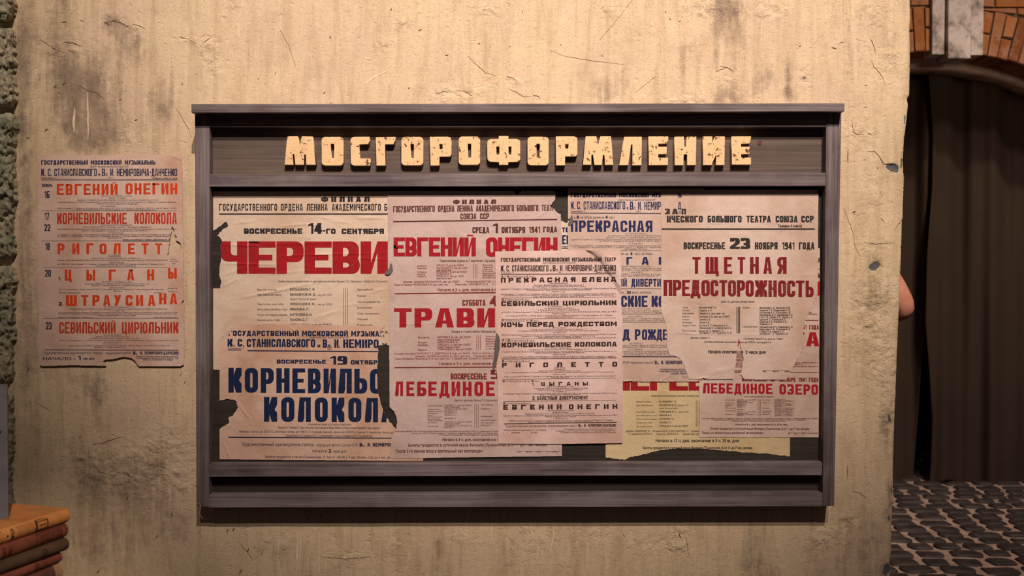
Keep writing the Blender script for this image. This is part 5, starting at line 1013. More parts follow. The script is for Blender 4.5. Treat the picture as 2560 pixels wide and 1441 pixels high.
tiny(t, [(252, 331, 490.3), (271, 315, 495.3), (193, 396, 500.4), (146, 442, 505.8), (243, 345, 510.2), (252, 289, 515.8), (144, 442, 521), (190, 390, 525), (254, 330, 563), (207, 377, 568), (143, 442, 573.2), (203, 374, 577.4), (272, 310, 582.6), (143, 427, 587.2), (143, 427, 591.3), (269, 307, 595)], 2.9, .012, 0, 2.0)
t.text('Билеты, на спектакль 6 ноября, действительны 17', 307, 424, 598, 601.2, .04); t.rule(104, 443, 526.8, 527.5); t.rule(104, 425, 602, 602.8); t.rule(307, 425, 603.4, 604.2); t.rule(108, 420, 668.3, 669); t.rule(108, 446, 796, 796.8); t.rule(111, 447, 874.2, 876, .003)
tiny(t, [(270, 302, 638), (270, 303, 641.5), (231, 353, 646), (143, 420, 651), (270, 310, 657), (144, 411, 661), (240, 340, 665.2), (427, 441, 648.5), (427, 447, 653.5), (431, 441, 659), (256, 330, 705), (212, 375, 710), (229, 362, 714.2), (275, 312, 719.7), (147, 410, 724), (283, 306, 728.6), (146, 200, 732.4), (420, 443, 721.5), (420, 443, 729.5), (385, 410, 732.5),
         (262, 337, 768), (176, 417, 773), (275, 314, 777.2), (146, 445, 781.8), (146, 442, 785.5), (244, 340, 789.6), (146, 231, 793.7), (385, 446, 794.2), (259, 302, 838), (237, 324, 842.4), (223, 345, 846.7), (147, 447, 851.6), (260, 304, 855.5), (258, 296, 860.2), (172, 426, 864.8), (237, 316, 868.8)], 2.9, .012, 0, 2.0)
t.text('Художественный руководитель театра', 108, 257, 879.5, 886, .004); t.text('Народный артист Союза ССР', 264, 328, 880.5, 886, .015); t.head('В', 333, 339, 879, 887, .4, .2); t.text('л.', 340, 344, 882, 887, .05); t.head('И.', 350, 357, 879, 887, .4, .2); t.head('НЕМИРОВИЧ-ДАНЧЕНКО', 362, 447, 879, 887, .36, .18, .12)
t.text('НАЧАЛО', 107, 179, 893.5, 901, .015); t.text('в', 185, 188, 896, 899.5, .03); t.head('1', 195, 202, 890.5, 901.5, .6, .2); t.text('час дня', 207, 236, 894.5, 899.5, .04)
tiny(t, [(340, 447, 892), (340, 447, 896.3), (356, 432, 900)], 3.0, .025)
loopP = [ragged([(94, 388), (275, 388.5), (455, 388), (457, 600), (459.5, 750), (452, 757), (461, 755), (461, 880), (459, 912, 1), (451, 916), (347, 916, 1), (340, 906, 1), (331, 897, 1), (310, 892, 1), (292, 897, 1), (277, 899, 1), (263, 900, 1), (256, 904, 1), (266, 912, 1), (262, 915), (180, 914), (105, 915.5), (99, 913), (96, 700)], .8, 4, 11),
         ragged([(430, 566, 1), (435, 574, 1), (437, 585, 1), (442, 592, 1), (440, 600, 1), (451, 608, 1), (454, 622, 1), (447, 632, 1), (435, 640, 1), (424, 640, 1), (421, 655, 1), (419, 640, 1), (424, 602, 1), (428, 580, 1)], .7, 3, 12)]
cP = [(181, 390, 182, 520, 1.6, .0004), (271, 390, 273, 640, 1.6, .0004), (355, 390, 364, 520, 1.8, .0004), (96, 520, 440, 528, 1.6, .0004), (340, 870, 352, 914, 2.5, .0006), (447, 850, 445, 905, 3, .0007), (420, 650, 415, 700, 3, .0006), (430, 390, 455, 400, 4, .0006), (445, 762, 460, 752, 2, .0012)]
poster('pink poster with orange red titles pasted on the plaster left of the notice board', loopP, -0.0058, [('lettering', t, (48, 46, 72), 'dark blue print'), ('headline_lettering', r2, (206, 66, 30), 'orange red titles'), ('subtitle_lettering', r, (184, 58, 40), 'narrow brick red titles')], (208, 170, 146), (196, 146, 118), 12, cP, None, .5)

# --- loose thread at the lower left corner of the frame
def tube(name, pts, rad, mat, parent=None):
    cu = bpy.data.curves.new(name, 'CURVE'); cu.dimensions = '3D'; cu.bevel_depth = rad; cu.bevel_resolution = 2
    s = cu.splines.new('NURBS'); s.points.add(len(pts) - 1); s.use_endpoint_u = True; s.order_u = 4
    for p, v in zip(s.points, pts): p.co = (*v, 1)
    o = bpy.data.objects.new(name, cu); COL.objects.link(o)
    dg = bpy.context.evaluated_depsgraph_get(); me = bpy.data.meshes.new_from_object(o.evaluated_get(dg)); bpy.data.objects.remove(o)
    me.materials.append(mat); o = bpy.data.objects.new(name, me); COL.objects.link(o)
    if parent is not None: child(o, parent)
    return o
n = NT('pale_thread', 0.9, 0.2); n.base(lin((196, 176, 158)))
th = [(489, 1262), (494, 1257), (500, 1259), (502, 1268), (501, 1276), (498, 1284), (502, 1290), (505, 1296), (507, 1299)]
o = tube('thread', [P(x, y, YR - .0016) for x, y in th], .0005, n.m)
tag(o, 'short curled pale thread at the lower left corner of the notice board', 'thread')
#==MARK3==

# ------------------------------------------------------------------ stacked old books in the near left corner
from mathutils import Matrix
def col_mat(name, col, dark, seed, bump=0.35, rough=0.65):
    n = NT(name, rough, 0.3); v = n.mapv((1, 1, 1), (seed, seed * .3, 0))
    c = n.mix(n.ramp(n.noise(16, 5, .65, v), [(.38, 0.0), (.68, .8)]), lin(col), lin(dark))
    c = n.mix(n.ramp(n.noise(300, 3, .7, v), [(.28, .5), (.48, 0.0)]), c, lin(dark))
    n.base(c).bump(n.noise(700, 2, .6, v), bump, 0.0006); return n.m
n = NT('page_block', 0.9, 0.15); n.base(n.ramp(n.noise(1.0, 3, .7, n.mapv((8, 8, 900))), [(.35, lin((128, 104, 76))), (.65, lin((206, 182, 146)))])); M_PAGES = n.m
M_DARKPRINT = NT('dark_print', 0.6, 0.3).base(lin((48, 24, 16))).m
U = Vector((-.30, -.954, 0)).normalized(); V_ = Vector((-.954, .30, 0)).normalized()
BLN = [.2]
def book(name, label, corner, zt, th, ln, wd, mat, rot=0.0, spine_round=.006):
    """a closed book lying flat: local x along the spine, local y across the cover, z up; corner = far end of the spine"""
    ang = math.atan2(-U.y, -U.x) + rot
    root = empty(name, (corner[0] + U.x * ln, corner[1] + U.y * ln, zt - th)); BLN[0] = ln; root.rotation_euler = (0, 0, ang)
    tag(root, label, 'book', 'old books stacked flat in the near corner')
    def part(nm, bm, m, smooth=False):
        me = bpy.data.meshes.new(nm); bmesh.ops.recalc_face_normals(bm, faces=bm.faces); bm.to_mesh(me); bm.free(); me.materials.append(m)
        if smooth:
            for p in me.polygons: p.use_smooth = True
        o = bpy.data.objects.new(nm, me); COL.objects.link(o); o.parent = root; return o
    cb = .0028; bm = bmesh.new()
    prof = [(wd, 0), (wd, cb), (.004, cb)]                                # cross-section: lower board, rounded spine, upper board
    inner = [(.002, cb + (th - 2 * cb) * k / 6) for k in range(1, 6)]
    outer = [(wd, th), (0.0035, th)] + [(0.0035 - spine_round * math.sin(math.pi * k / 10) - .0025 * min(1, 5 * k / 10, 5 * (10 - k) / 10), th - th * k / 10) for k in range(1, 10)] + [(0.0035, 0)]
    ring_ = outer + [(wd, 0), (wd, cb), (.003, cb), (.003, th - cb), (wd, th - cb)]
    ring_ = [(y, z) for y, z in ring_]
    a = [bm.verts.new((0.0, -y * -1, z)) for y, z in ring_]; b = [bm.verts.new((ln, y, z)) for y, z in ring_]
    for i in range(len(ring_)):
        j = (i + 1) % len(ring_); bm.faces.new((a[i], a[j], b[j], b[i]))
    bm.faces.new(a); bm.faces.new(b[::-1])
    o = part('cover', bm, mat)
    md = o.modifiers.new('b', 'BEVEL'); md.width = .0007; md.segments = 2; md.limit_method = 'ANGLE'
    bm = bmesh.new(); add_box(bm, (ln / 2, wd / 2 - .0005, th / 2), (ln - .006, wd - .008, th - 2 * cb - .0002))
    part('pages', bm, M_PAGES)
    return root, part, ang
SPR = .006
def spine_pt(s, k, th, off=.0006):
    """point on the spine: s metres from the far end, k = 0 (bottom) .. 1 (top)"""
    kk = 1 - k
    y = 0.0035 - SPR * math.sin(math.pi * kk) - .0025 * min(1, 5 * kk, 5 * (1 - kk)) - off
    return (BLN[0] - s, y, k * th)
def spine_ink(part, name, th, items, mat=M_DARKPRINT):
    """items: triangles given as (s, k) pairs, finely split so that they hug the rounding"""
    T = np.array(items, float).reshape(-1, 3, 2); T[..., 1] *= th
    T = split(T, .003); T[..., 1] /= th
    bm = bmesh.new()
    for i, t in enumerate(T): bm.faces.new([bm.verts.new(spine_pt(s, k, th, .0006 + (i % 50) * 3e-6)) for s, k in t])
    return part(name, bm, mat)
def quad(s0, k0, s1, k1): return [(s0, k0), (s1, k0), (s1, k1), (s0, k0), (s1, k1), (s0, k1)]
def dia(s, k, rs, rk): return [(s - rs, k), (s, k - rk), (s + rs, k), (s - rs, k), (s + rs, k), (s, k + rk)]
def spine_text(txt, s0, s1, k0, k1, along=False):
    """lettering across the spine (read with the book upright) or along it"""
    out = []; ik = Ink(); ik.text(txt, 0, 1, 0, 1, .03)
    for q in ik.t:
        for t in q:
            for x, y in t:
                out.append((s0 + (s1 - s0) * y, k1 + (k0 - k1) * x) if not along else (s1 + (s0 - s1) * x, k1 + (k0 - k1) * y))
    return out
zt = .934; CN = (-.851, -DIST + 1.90)
specs = [('orange', .027, .235, .165, (218, 146, 84), (176, 108, 60), 0.0, 'orange cloth bound book on top of the flat stack, numeral 1 on its spine'),
         ('red', .028, .232, .165, (146, 80, 58), (100, 54, 42), .015, 'reddish brown book with a ruled panel on its spine, directly under the orange book'),
         ('grey', .024, .230, .160, (92, 70, 54), (58, 44, 36), -.01, 'dull grey brown book with an oval spine mark, third from the top of the stack'),
         ('brick', .022, .222, .155, (138, 76, 58), (96, 52, 42), .02, 'thin brick red book with a round spine mark, fourth from the top of the stack'),
         ('worn', .036, .222, .155, (112, 72, 62), (72, 44, 40), .03, 'worn mottled brown book with pale leather corners at the bottom of the stack')]
shift = [0, .001, .004, .012, .010]
for k, (cn, th, ln, wd, c1, c2, rot, lab) in enumerate(specs):
    m = col_mat(cn + '_cloth', c1, c2, k * 4.0 + 2)
    s = shift[k]; corner = (CN[0] + U.x * s + V_.x * s * .3, CN[1] + U.y * s)
    root, part, ang = book('book', lab, corner, zt, th, ln, wd, m, rot)
    if k == 0:
        for (a, b) in ((.091, .134), (.163, .215)):
            it = []
            for i in range(8):
                for j in range(6):
                    s_ = a + (b - a) * (i + (.5 if j % 2 else 0)) / 8; it += dia(s_, .16 + .68 * j / 5, .0015, .045)
            spine_ink(part, 'ornament', th, it)
        it = quad(.057, .22, .060, .80) + quad(.083, .14, .0855, .86) + quad(.0855, .14, .088, .86)
        it += quad(.060, .20, .084, .26) + quad(.060, .74, .084, .80) + [(.057, .22), (.060, .22), (.066, .10), (.057, .80), (.060, .80), (.066, .90)] + quad(.064, .10, .086, .14) + quad(.064, .86, .086, .90)
        spine_ink(part, 'shield_mark', th, it)
        spine_ink(part, 'lettering', th, spine_text('1', .064, .079, .40, .62) + spine_text('А', .152, .157, .40, .60) + spine_text('ИЛЬИН', .138, .146, .14, .86))
    elif k == 1:
        it = quad(.006, .10, .0072, .90) + quad(.080, .10, .0812, .90) + quad(.006, .10, .081, .14) + quad(.006, .86, .081, .90)
        spine_ink(part, 'panel_border', th, it, col_mat('blind_stamp', (84, 38, 26), (60, 28, 20), 3))
        it = spine_text('АРХИТЕКТУРА', .016, .072, .52, .76, True) + spine_text('ИСТОРИЯ И ТЕОРИЯ', .016, .072, .24, .44, True) + spine_text('ТОМ', .142, .150, .25, .75) + spine_text('ВТОРОЙ', .156, .164, .2, .8)
        spine_ink(part, 'lettering', th, it, col_mat('blind_stamp', (84, 38, 26), (60, 28, 20), 3))
    elif k in (2, 3):
        it = []; c0, rr = (.062, .0075) if k == 2 else (.066, .0065)
        for i in range(20):
            a0, a1 = 2 * math.pi * i / 20, 2 * math.pi * (i + 1) / 20
            o0, o1 = (c0 + rr * math.cos(a0), .5 + .32 * math.sin(a0)), (c0 + rr * math.cos(a1), .5 + .32 * math.sin(a1)); i0, i1 = (c0 + rr * .72 * math.cos(a0), .5 + .23 * math.sin(a0)), (c0 + rr * .72 * math.cos(a1), .5 + .23 * math.sin(a1))
            it += [o0, o1, i1, o0, i1, i0]
        it += quad(c0 - .003, .40, c0 + .003, .60)
        spine_ink(part, 'round_mark', th, it, col_mat('dull_stamp', (58, 40, 32) if k == 2 else (84, 36, 28), (44, 30, 26), 5))
    else:
        it = quad(.0, .03, .020, .97)
        q = spine_ink(part, 'leather_corner', th, it, col_mat('pale_leather', (196, 158, 122), (150, 112, 84), 6)); q['label'] = 'pale worn leather end of the spine'
    zt -= th + .0002
z_stack = zt
# a dark book standing upright on the orange one
zt0 = .934
bs = empty('book', P(22, 1294, -DIST + 1.82)); bs.location.z = zt0 + .0004; bs.rotation_euler = (0, 0, math.radians(25))
tag(bs, 'dark slate blue book standing upright on the orange book at the left edge', 'book')
m = col_mat('slate_cloth', (104, 98, 108), (80, 76, 84), 11)
def up(nm, c, s, mm, bev=.0008):
    bm = bmesh.new(); add_box(bm, c, s, None, bev); me = bpy.data.meshes.new(nm); bmesh.ops.recalc_face_normals(bm, faces=bm.faces); bm.to_mesh(me); bm.free(); me.materials.append(mm)
    o = bpy.data.objects.new(nm, me); COL.objects.link(o); o.parent = bs; return o
BH = .246
bm = bmesh.new()
add_box(bm, (-.082, .0014, BH / 2), (.164, .0028, BH), None, .0008); add_box(bm, (-.082, .0226, BH / 2), (.164, .0028, BH), None, .0008); add_box(bm, (-.1625, .012, BH / 2), (.003, .024, BH), None, .0008)
me = bpy.data.meshes.new('cover'); bm.to_mesh(me); bm.free(); me.materials.append(m); o = bpy.data.objects.new('cover', me); COL.objects.link(o); o.parent = bs
up('pages', (-.083, .012, BH / 2), (.156, .0178, BH - .006), M_PAGES, 0)
ik = Ink(); ik.text('ь', 0, 1, 0, 1, .05); T = np.concatenate(ik.t); bm = bmesh.new()
for t in T: bm.faces.new([bm.verts.new((-.0165 + .0062 * x, -.0004, BH * .675 - .0075 * y)) for x, y in t])
me = bpy.data.meshes.new('lettering'); bm.to_mesh(me); bm.free(); me.materials.append(NT('black_print', .6, .2).base(lin((20, 18, 22))).m); o = bpy.data.objects.new('lettering', me); COL.objects.link(o); o.parent = bs
# the small table that carries the stack (just under the picture)
tb = empty('side_table', (-.99, -DIST + 1.79, 0)); tag(tb, 'small dark wooden side table under the stack of old books', 'table')
MT = mat_wood('table_wood', lin((40, 28, 22)), lin((72, 50, 38)), lin((92, 66, 50)), 'x', 21)
top_z = z_stack - .0004
bm = bmesh.new(); add_box(bm, (-.99, -DIST + 1.79, top_z - .012), (.24, .25, .024), None, .002); obj_bm('tabletop', bm, MT, tb)
for sx_ in (-1, 1):
    for sy_ in (-1, 1):
        bm = bmesh.new(); add_box(bm, (-.99 + sx_ * .095, -DIST + 1.79 + sy_ * .10, (top_z - .024) / 2), (.035, .035, top_z - .024), None, .002); obj_bm('leg', bm, MT, tb)

# ------------------------------------------------------------------ ground: plain paving in front, cobbles in the passage behind
n = NT('paving', 0.9, 0.2); n.base(n.ramp(n.noise(9, 5, .65), [(.35, lin((70, 58, 50))), (.65, lin((110, 92, 78)))])).bump(n.noise(120, 4, .7), .5, .004)
bm = bmesh.new(); add_box(bm, (0, -1.4, -.05), (9, 4.0, .1)); floor = obj_bm('floor', bm, n.m); tag(floor, 'plain ground in front of the plaster wall', 'floor', None, 'structure')
FV = []; FF = []; FT = []
rc = random.Random(5); y = .30; row = 0
def dome(cx, cy, w, d, h, rot):
    s = len(FV); K = 10; ca, sa = math.cos(rot), math.sin(rot)
    for lv, (q, z) in enumerate(((1.0, -.012), (.99, h * .45), (.90, h * .86), (.62, h))):
        for k in range(K):
            a = 2 * math.pi * k / K; c_, s_ = math.cos(a), math.sin(a)
            e = .38; px = math.copysign(abs(c_) ** e, c_) * w / 2 * q; py = math.copysign(abs(s_) ** e, s_) * d / 2 * q
            jit = 1 + .05 * math.sin(k * 3 + cx * 40 + cy * 31)
            FV.append((cx + (px * ca - py * sa) * jit, cy + (px * sa + py * ca) * jit, z + .002 * math.sin(k * 2 + cx * 50)))
    for lv in range(3):
        for k in range(K):
            j = (k + 1) % K; FF.append((s + lv * K + k, s + lv * K + j, s + (lv + 1) * K + j, s + (lv + 1) * K + k))
    FF.append(tuple(s + 3 * K + k for k in range(K)))
while y < 4.6:
    d = rc.uniform(.082, .108); x = 1.1 + rc.uniform(0, .15)
    while x < 4.6:
        w = rc.uniform(.105, .165)
        dome(x + w / 2, y + d / 2 + .010 * math.sin(x * 6 + row) + rc.uniform(-.006, .006), w, d, rc.uniform(.010, .017), rc.uniform(-.12, .12))
        x += w + rc.uniform(.020, .040)
    y += d + rc.uniform(.022, .036); row += 1
ns = len(FF); s = len(FV)
FV += [(-4, .25, .0), (5.2, .25, .0), (5.2, 7.8, .0), (-4, 7.8, .0)]; FF.append((s, s + 1, s + 2, s + 3))
n = NT('cobble_stone', 0.62, 0.35); n.base(n.ramp(n.noise(11, 5, .65), [(.34, lin((38, 30, 29))), (.66, lin((66, 53, 50)))])).bump(n.noise(90, 4, .7), .5, .003); MS = n.m
n = NT('cobble_mortar', 0.95, 0.15); n.base(n.ramp(n.noise(14, 5, .65), [(.36, lin((128, 104, 92))), (.62, lin((176, 148, 130)))])).bump(n.noise(200, 4, .7), .6, .003)
fl = obj_np('floor_cobbles', FV, FF, [MS, n.m], None, True); fl.data.polygons[ns].material_index = 1
tag(fl, 'dark cobblestones set in pale mortar in the passage behind the wall', 'floor', None, 'structure')

# ------------------------------------------------------------------ brick arch at the back
YA = 3.02                                              # front face of the brickwork
ctr = P(2338, 600, YA); crown = P(2338, 128, YA); RI = 1.74
AC = Vector((crown.x, YA, crown.z - RI))
BV = []; BF = []; BT = []
rb = random.Random(9)
def brick(pts, y0, y1, tint, j=.004):
    """pts: the four corners of the face (x, z); slightly jittered, bevelled edge"""
    cx = sum(p[0] for p in pts) / 4; cz = sum(p[1] for p in pts) / 4; s = len(BV)
    dy = rb.uniform(-j, j)
    P_ = [(p[0] + rb.uniform(-.002, .002), p[1] + rb.uniform(-.002, .002)) for p in pts]
    for q, yy in ((1.0, y1), (1.0, y0 + .006 + dy), (None, y0 + dy)):
        for px, pz in P_:
            if q is None:
                L = math.hypot(px - cx, pz - cz); k = max(0, 1 - .006 / L); BV.append((cx + (px - cx) * k, yy, cz + (pz - cz) * k))
            else: BV.append((px, yy, pz))
    fs = [(s + 8, s + 9, s + 10, s + 11)]
    for lv in (0, 4):
        for k in range(4):
            jn = (k + 1) % 4; fs.append((s + lv + k, s + lv + jn, s + lv + 4 + jn, s + lv + 4 + k))
    BF.extend(fs); BT.extend([tint] * len(fs))
def polar(r, a): return (AC.x + r * math.sin(a), AC.z + r * math.cos(a))
def ring_brick(r0, r1, a0, a1, y0, y1, tint): brick([polar(r0, a0), polar(r0, a1), polar(r1, a1), polar(r1, a0)], y0, y1, tint)
step = .0615 / RI; g = .006 / RI
ks0, ks1 = P(2325, 130, YA), P(2462, 130, YA)
a_l = math.asin((ks0.x - AC.x) / RI); a_r = math.asin((ks1.x - AC.x) / RI)
def voussoirs(a, end, sgn):
    i = 0
    while (a < end) if sgn > 0 else (a > end):
        b = a + sgn * step; lo, hi = (a, b) if sgn > 0 else (b, a); tint = rb.random()
        if i % 2: ring_brick(RI, RI + .262, lo + g / 2, hi - g / 2, YA, YA + .22, tint)
        else:
            m_ = rb.uniform(.11, .14); ring_brick(RI, RI + m_, lo + g / 2, hi - g / 2, YA, YA + .22, tint); ring_brick(RI + m_ + .010, RI + .255, lo + g / 2, hi - g / 2, YA, YA + .22, rb.random())
        a = b; i += 1
voussoirs(a_r - .028, 1.5, 1); voussoirs(a_l + .020, -1.3, -1)
# courses over the arch
zc = AC.z + RI + .275 - .60; r_out = RI + .275
zrow = AC.z + .1; ri = 0
while zrow < AC.z + RI + 1.6:
    h = .066; x = AC.x - 2.9 + (0 if ri % 2 else .13)
    while x < AC.x + 2.9:
        w = .25; x0, x1 = x + .005, x + w - .005
        dd = min(math.hypot(xx - AC.x, zz - AC.z) for xx in (x0, x1) for zz in (zrow, zrow + h))
        inks = False
        if not inks:
            if dd > r_out: brick([(x0, zrow), (x1, zrow), (x1, zrow + h), (x0, zrow + h)], YA, YA + .2, rb.random())
            elif max(math.hypot(xx - AC.x, zrow + h - AC.z) for xx in (x0, x1)) > r_out + .01:
                xe = AC.x + math.copysign(math.sqrt(max(0.0, (r_out) ** 2 - (zrow - AC.z) ** 2)), (x0 + x1) / 2 - AC.x)
                zin = lambda xx: AC.z + math.sqrt(max(0.0, r_out ** 2 - (xx - AC.x) ** 2))
                zl_, zr_ = max(zrow, min(zrow + h - .004, zin(x0))), max(zrow, min(zrow + h - .004, zin(x1)))
                brick([(x0, zl_), (x1, zr_), (x1, zrow + h), (x0, zrow + h)], YA, YA + .2, rb.random())
        x += w
    zrow += h + .010; ri += 1
# mortar body behind the brick faces, cut by the arch, with the soffit
NA = 64; s = len(BV); nbk = len(BF)
zt_ = AC.z + RI + 1.6; arcp = [polar(RI + .006, -math.pi / 2 + math.pi * k / NA) for k in range(NA + 1)]
for yy in (YA + .012, YA + .24):
    for (px, pz) in arcp: BV.append((px, yy, pz))
    for (px, pz) in arcp: BV.append((AC.x + (px - AC.x) * 1.72, yy, max(pz, AC.z) if False else (zt_ if abs(px - AC.x) < 1e9 else 0)))
W2 = 2 * (NA + 1)
for k in range(NA):
    BF.append((s + k, s + k + 1, s + NA + 1 + k + 1, s + NA + 1 + k)); BF.append((s + k, s + k + 1, s + W2 + k + 1, s + W2 + k))
BT += [.5] * (2 * NA)
s = len(BV)                                           # piers left and right, down to the ground
for sg in (-1, 1):
    s = len(BV); xa, xb = AC.x + sg * (RI + .006), AC.x + sg * 3.1
    BV += [(xa, YA + .012, 0), (xb, YA + .012, 0), (xb, YA + .012, zt_), (xa, YA + .012, AC.z), (xa, YA + .24, 0), (xa, YA + .24, AC.z)]
    BF += [(s, s + 1, s + 2, s + 3), (s, s + 3, s + 5, s + 4)]; BT += [.5, .5]
n = NT('old_brick', 0.9, 0.2); tn = n.attr('tint', 'Fac')
c = n.ramp(tn, [(0.0, lin((118, 66, 36))), (.35, lin((150, 88, 42))), (.65, lin((142, 96, 70))), (1.0, lin((162, 104, 58)))])
c = n.mix(n.ramp(n.noise(9, 5, .7), [(.50, 0.0), (.68, .6)]), c, lin((162, 124, 102)))
c = n.mix(n.ramp(n.noise(26, 5, .7), [(.30, .7), (.46, 0.0)]), c, lin((92, 50, 32)))
n.base(c).bump(n.noise(60, 5, .7), .7, .006); MBK = n.m
n = NT('dark_mortar', 0.95, 0.1); n.base(n.ramp(n.noise(20, 4, .6), [(.4, lin((58, 44, 34))), (.65, lin((104, 84, 66)))])); MMO = n.m
bw = obj_np('wall_back', BV, BF, [MBK, MMO])
for k in range(nbk, len(BF)): bw.data.polygons[k].material_index = 1
at = bw.data.attributes.new('tint', 'FLOAT', 'FACE'); at.data.foreach_set('value', np.array(BT, np.float32))
tag(bw, 'brick wall with a wide arch over the passage', 'wall', None, 'structure')
# grey stone keystone: three uprights with dark gaps
n = NT('grey_limestone', 0.92, 0.2)
c = n.ramp(n.noise(8, 6, .7), [(.34, lin((112, 98, 90))), (.50, lin((186, 168, 158))), (.72, lin((206, 190, 180)))])
n.base(c).bump(n.noise(50, 5, .7), .5, .004); MG = n.m
ks = empty('trim_keystone', (AC.x, YA, AC.z + RI)); ks['kind'] = 'structure'; ks['label'] = 'grey stone keystone of three uprights over the brick arch'
def kpart(px0, px1, pyb, yf):
    bm = bmesh.new(); a, b = P(px0, pyb, yf), P(px1, pyb, yf); u, w = P(px0 + 3, -260, yf), P(px1 + 6, -260, yf)
    fr = [a, b, w, u]; add_hull(bm, fr, [Vector((v.x, YA + .1, v.z)) for v in fr], .006); return obj_bm('upright', bm, MG, ks)
kpart(2330, 2361, 136, YA - .03); kpart(2370, 2427, 146, YA - .06); kpart(2427, 2458, 138, YA - .03)
# plaster rim of the inner arch
bm = bmesh.new(); YI = YA + .26
def arch_pt(r, a, yy, cx, cz): return Vector((cx + r * math.sin(a), yy, cz + r * math.cos(a)))
ic = P(2325, 166, YI); R2 = 1.80; cz2 = ic.z - R2
pv = None
for k in range(NA + 1):
    a = -math.pi / 2 + math.pi * k / NA
    cur = [bm.verts.new(arch_pt(R2, a, YI, ic.x, cz2)), bm.verts.new(arch_pt(R2 + .36, a, YI, ic.x, cz2)), bm.verts.new(arch_pt(R2 + .36, a, YI + .25, ic.x, cz2)), bm.verts.new(arch_pt(R2, a, YI + .25, ic.x, cz2))]
    if pv:
        for i in range(4):
            j = (i + 1) % 4; bm.faces.new((pv[i], pv[j], cur[j], cur[i]))
    pv = cur
n = NT('rim_plaster', 0.9, 0.2); n.base(n.ramp(n.noise(7, 5, .65), [(.36, lin((170, 142, 126))), (.66, lin((205, 178, 160)))])).bump(n.noise(50, 4, .7), .4, .003)
rim = obj_bm('trim_arch', bm, n.m, None, True); tag(rim, 'plastered inner rim of the brick arch', 'arch rim', None, 'structure')

# ------------------------------------------------------------------ dark curtain hanging in the arch, in two halves
n = NT('curtain_cloth', 0.95, 0.1); wv = n.noise(1.0, 3, .6, n.mapv((400, 400, 30)))
n.base(n.mix(n.ramp(n.noise(3, 4, .6), [(.4, 0.0), (.7, .6)]), lin((60, 47, 38)), lin((52, 40, 33)))).bump(wv, .3, .001); MC = n.m
YCU = 3.52
def curtain(label, left, right, foldf, seed):
    """left, right: functions of a pixel row giving the pixel column of each edge; foldf: depth of the folds"""
    nu, nv = 220, 110; Vv = []; Ff = []
    for j in range(nv):
        py = 60 + (1225 - 60) * j / (nv - 1)
        for i in range(nu):
            u = i / (nu - 1); px = left(py) + (right(py) - left(py)) * u
            pyy = py
            if j == nv - 1: pyy = py
            y = YCU + foldf(px, py)
            Vv.append(tuple(P(px, pyy + hem(px) * max(0, (j / (nv - 1) - .93) / .07), y)))
    for j in range(nv - 1):
        for i in range(nu - 1): Ff.append((j * nu + i, (j + 1) * nu + i, (j + 1) * nu + i + 1, j * nu + i + 1))
    o = obj_np('curtain', Vv, Ff, MC, None, True)
    md = o.modifiers.new('s', 'SOLIDIFY'); md.thickness = .003
    tag(o, label, 'curtain', 'curtain halves in the arch'); return o
def hem(px): return np.interp(px, [2150, 2240, 2280, 2318, 2326, 2345, 2362, 2380, 2410, 2480, 2560, 2700], [-12, -10, -8, -4, 4, -8, -22, -20, -14, -4, -2, -6])
def gapc(py): return np.interp(py, [60, 170, 330, 470, 640, 810, 900, 1050, 1160, 1230], [2318, 2321, 2333, 2331, 2318, 2314, 2322, 2331, 2328, 2322])
def gapl(py): return np.interp(py, [60, 780, 820, 900, 1050, 1160, 1230], [2345, 2330, 2312, 2303, 2293, 2285, 2282])
fo = lambda px, py: .035 * math.sin(px * .045 + .4 * math.sin(py * .004)) + .018 * math.sin(px * .11 + 1.0 + py * .001)
curtain('left half of the dark brown curtain, mostly hidden behind the plaster wall', lambda py: 1560, gapl, lambda px, py: fo(px, py) + .07, 1)
curtain('right half of the dark brown curtain under the brick arch, its hem lifting', gapc, lambda py: 3460, fo, 2)
# black sheet standing in for the unlit space beyond the curtain
n = NT('black_backdrop', 1.0, 0.0); n.base(lin((14, 12, 12)))
bm = bmesh.new(); add_box(bm, (2.3, 4.75, 1.9), (6.5, .1, 3.9)); o = obj_bm('backdrop_rear', bm, n.m); tag(o, 'black backdrop standing in for the unlit space beyond the curtain', 'wall', None, 'structure')

# ------------------------------------------------------------------ a person behind the wall: only one bare elbow shows
n = NT('skin', 0.55, 0.4); n.base(n.ramp(n.noise(30, 3, .6), [(.35, lin((196, 128, 108))), (.65, lin((214, 146, 124)))])); n.b.inputs['Subsurface Weight'].default_value = .08; n.b.inputs['Subsurface Radius'].default_value = (.01, .004, .002); MSK = n.m
n = NT('shirt_cloth', 0.9, 0.1); n.base(lin((52, 54, 62))).bump(n.noise(60, 3, .6), .3, .003); MSH = n.m
n = NT('trouser_cloth', 0.9, 0.1); n.base(lin((40, 42, 54))).bump(n.noise(80, 3, .6), .3, .003); MTR = n.m
n = NT('brown_hair', 0.6, 0.3); n.base(lin((52, 36, 26))).bump(n.noise(1, 3, .6, n.mapv((300, 300, 20))), .6, .003); MHA = n.m
PB = Vector((1.072, .60, 0))
def skin(name, pts, edges, mat, parent, root=0, sub=2):
    me = bpy.data.meshes.new(name); me.from_pydata([tuple(PB + Vector(p[:3])) for p in pts], edges, []); me.materials.append(mat)
    o = bpy.data.objects.new(name, me); COL.objects.link(o)
    md = o.modifiers.new('k', 'SKIN'); md.use_smooth_shade = True
    for v, p in zip(me.skin_vertices[0].data, pts):
        r = p[3]; v.radius = r if isinstance(r, tuple) else (r, r); v.use_root = False
    me.skin_vertices[0].data[root].use_root = True
    s = o.modifiers.new('s', 'SUBSURF'); s.levels = sub; s.render_levels = sub
    if parent is not None: child(o, parent)
    return o
ex, ey, ez = .318, .03, 1.236           # right elbow, relative to the body axis
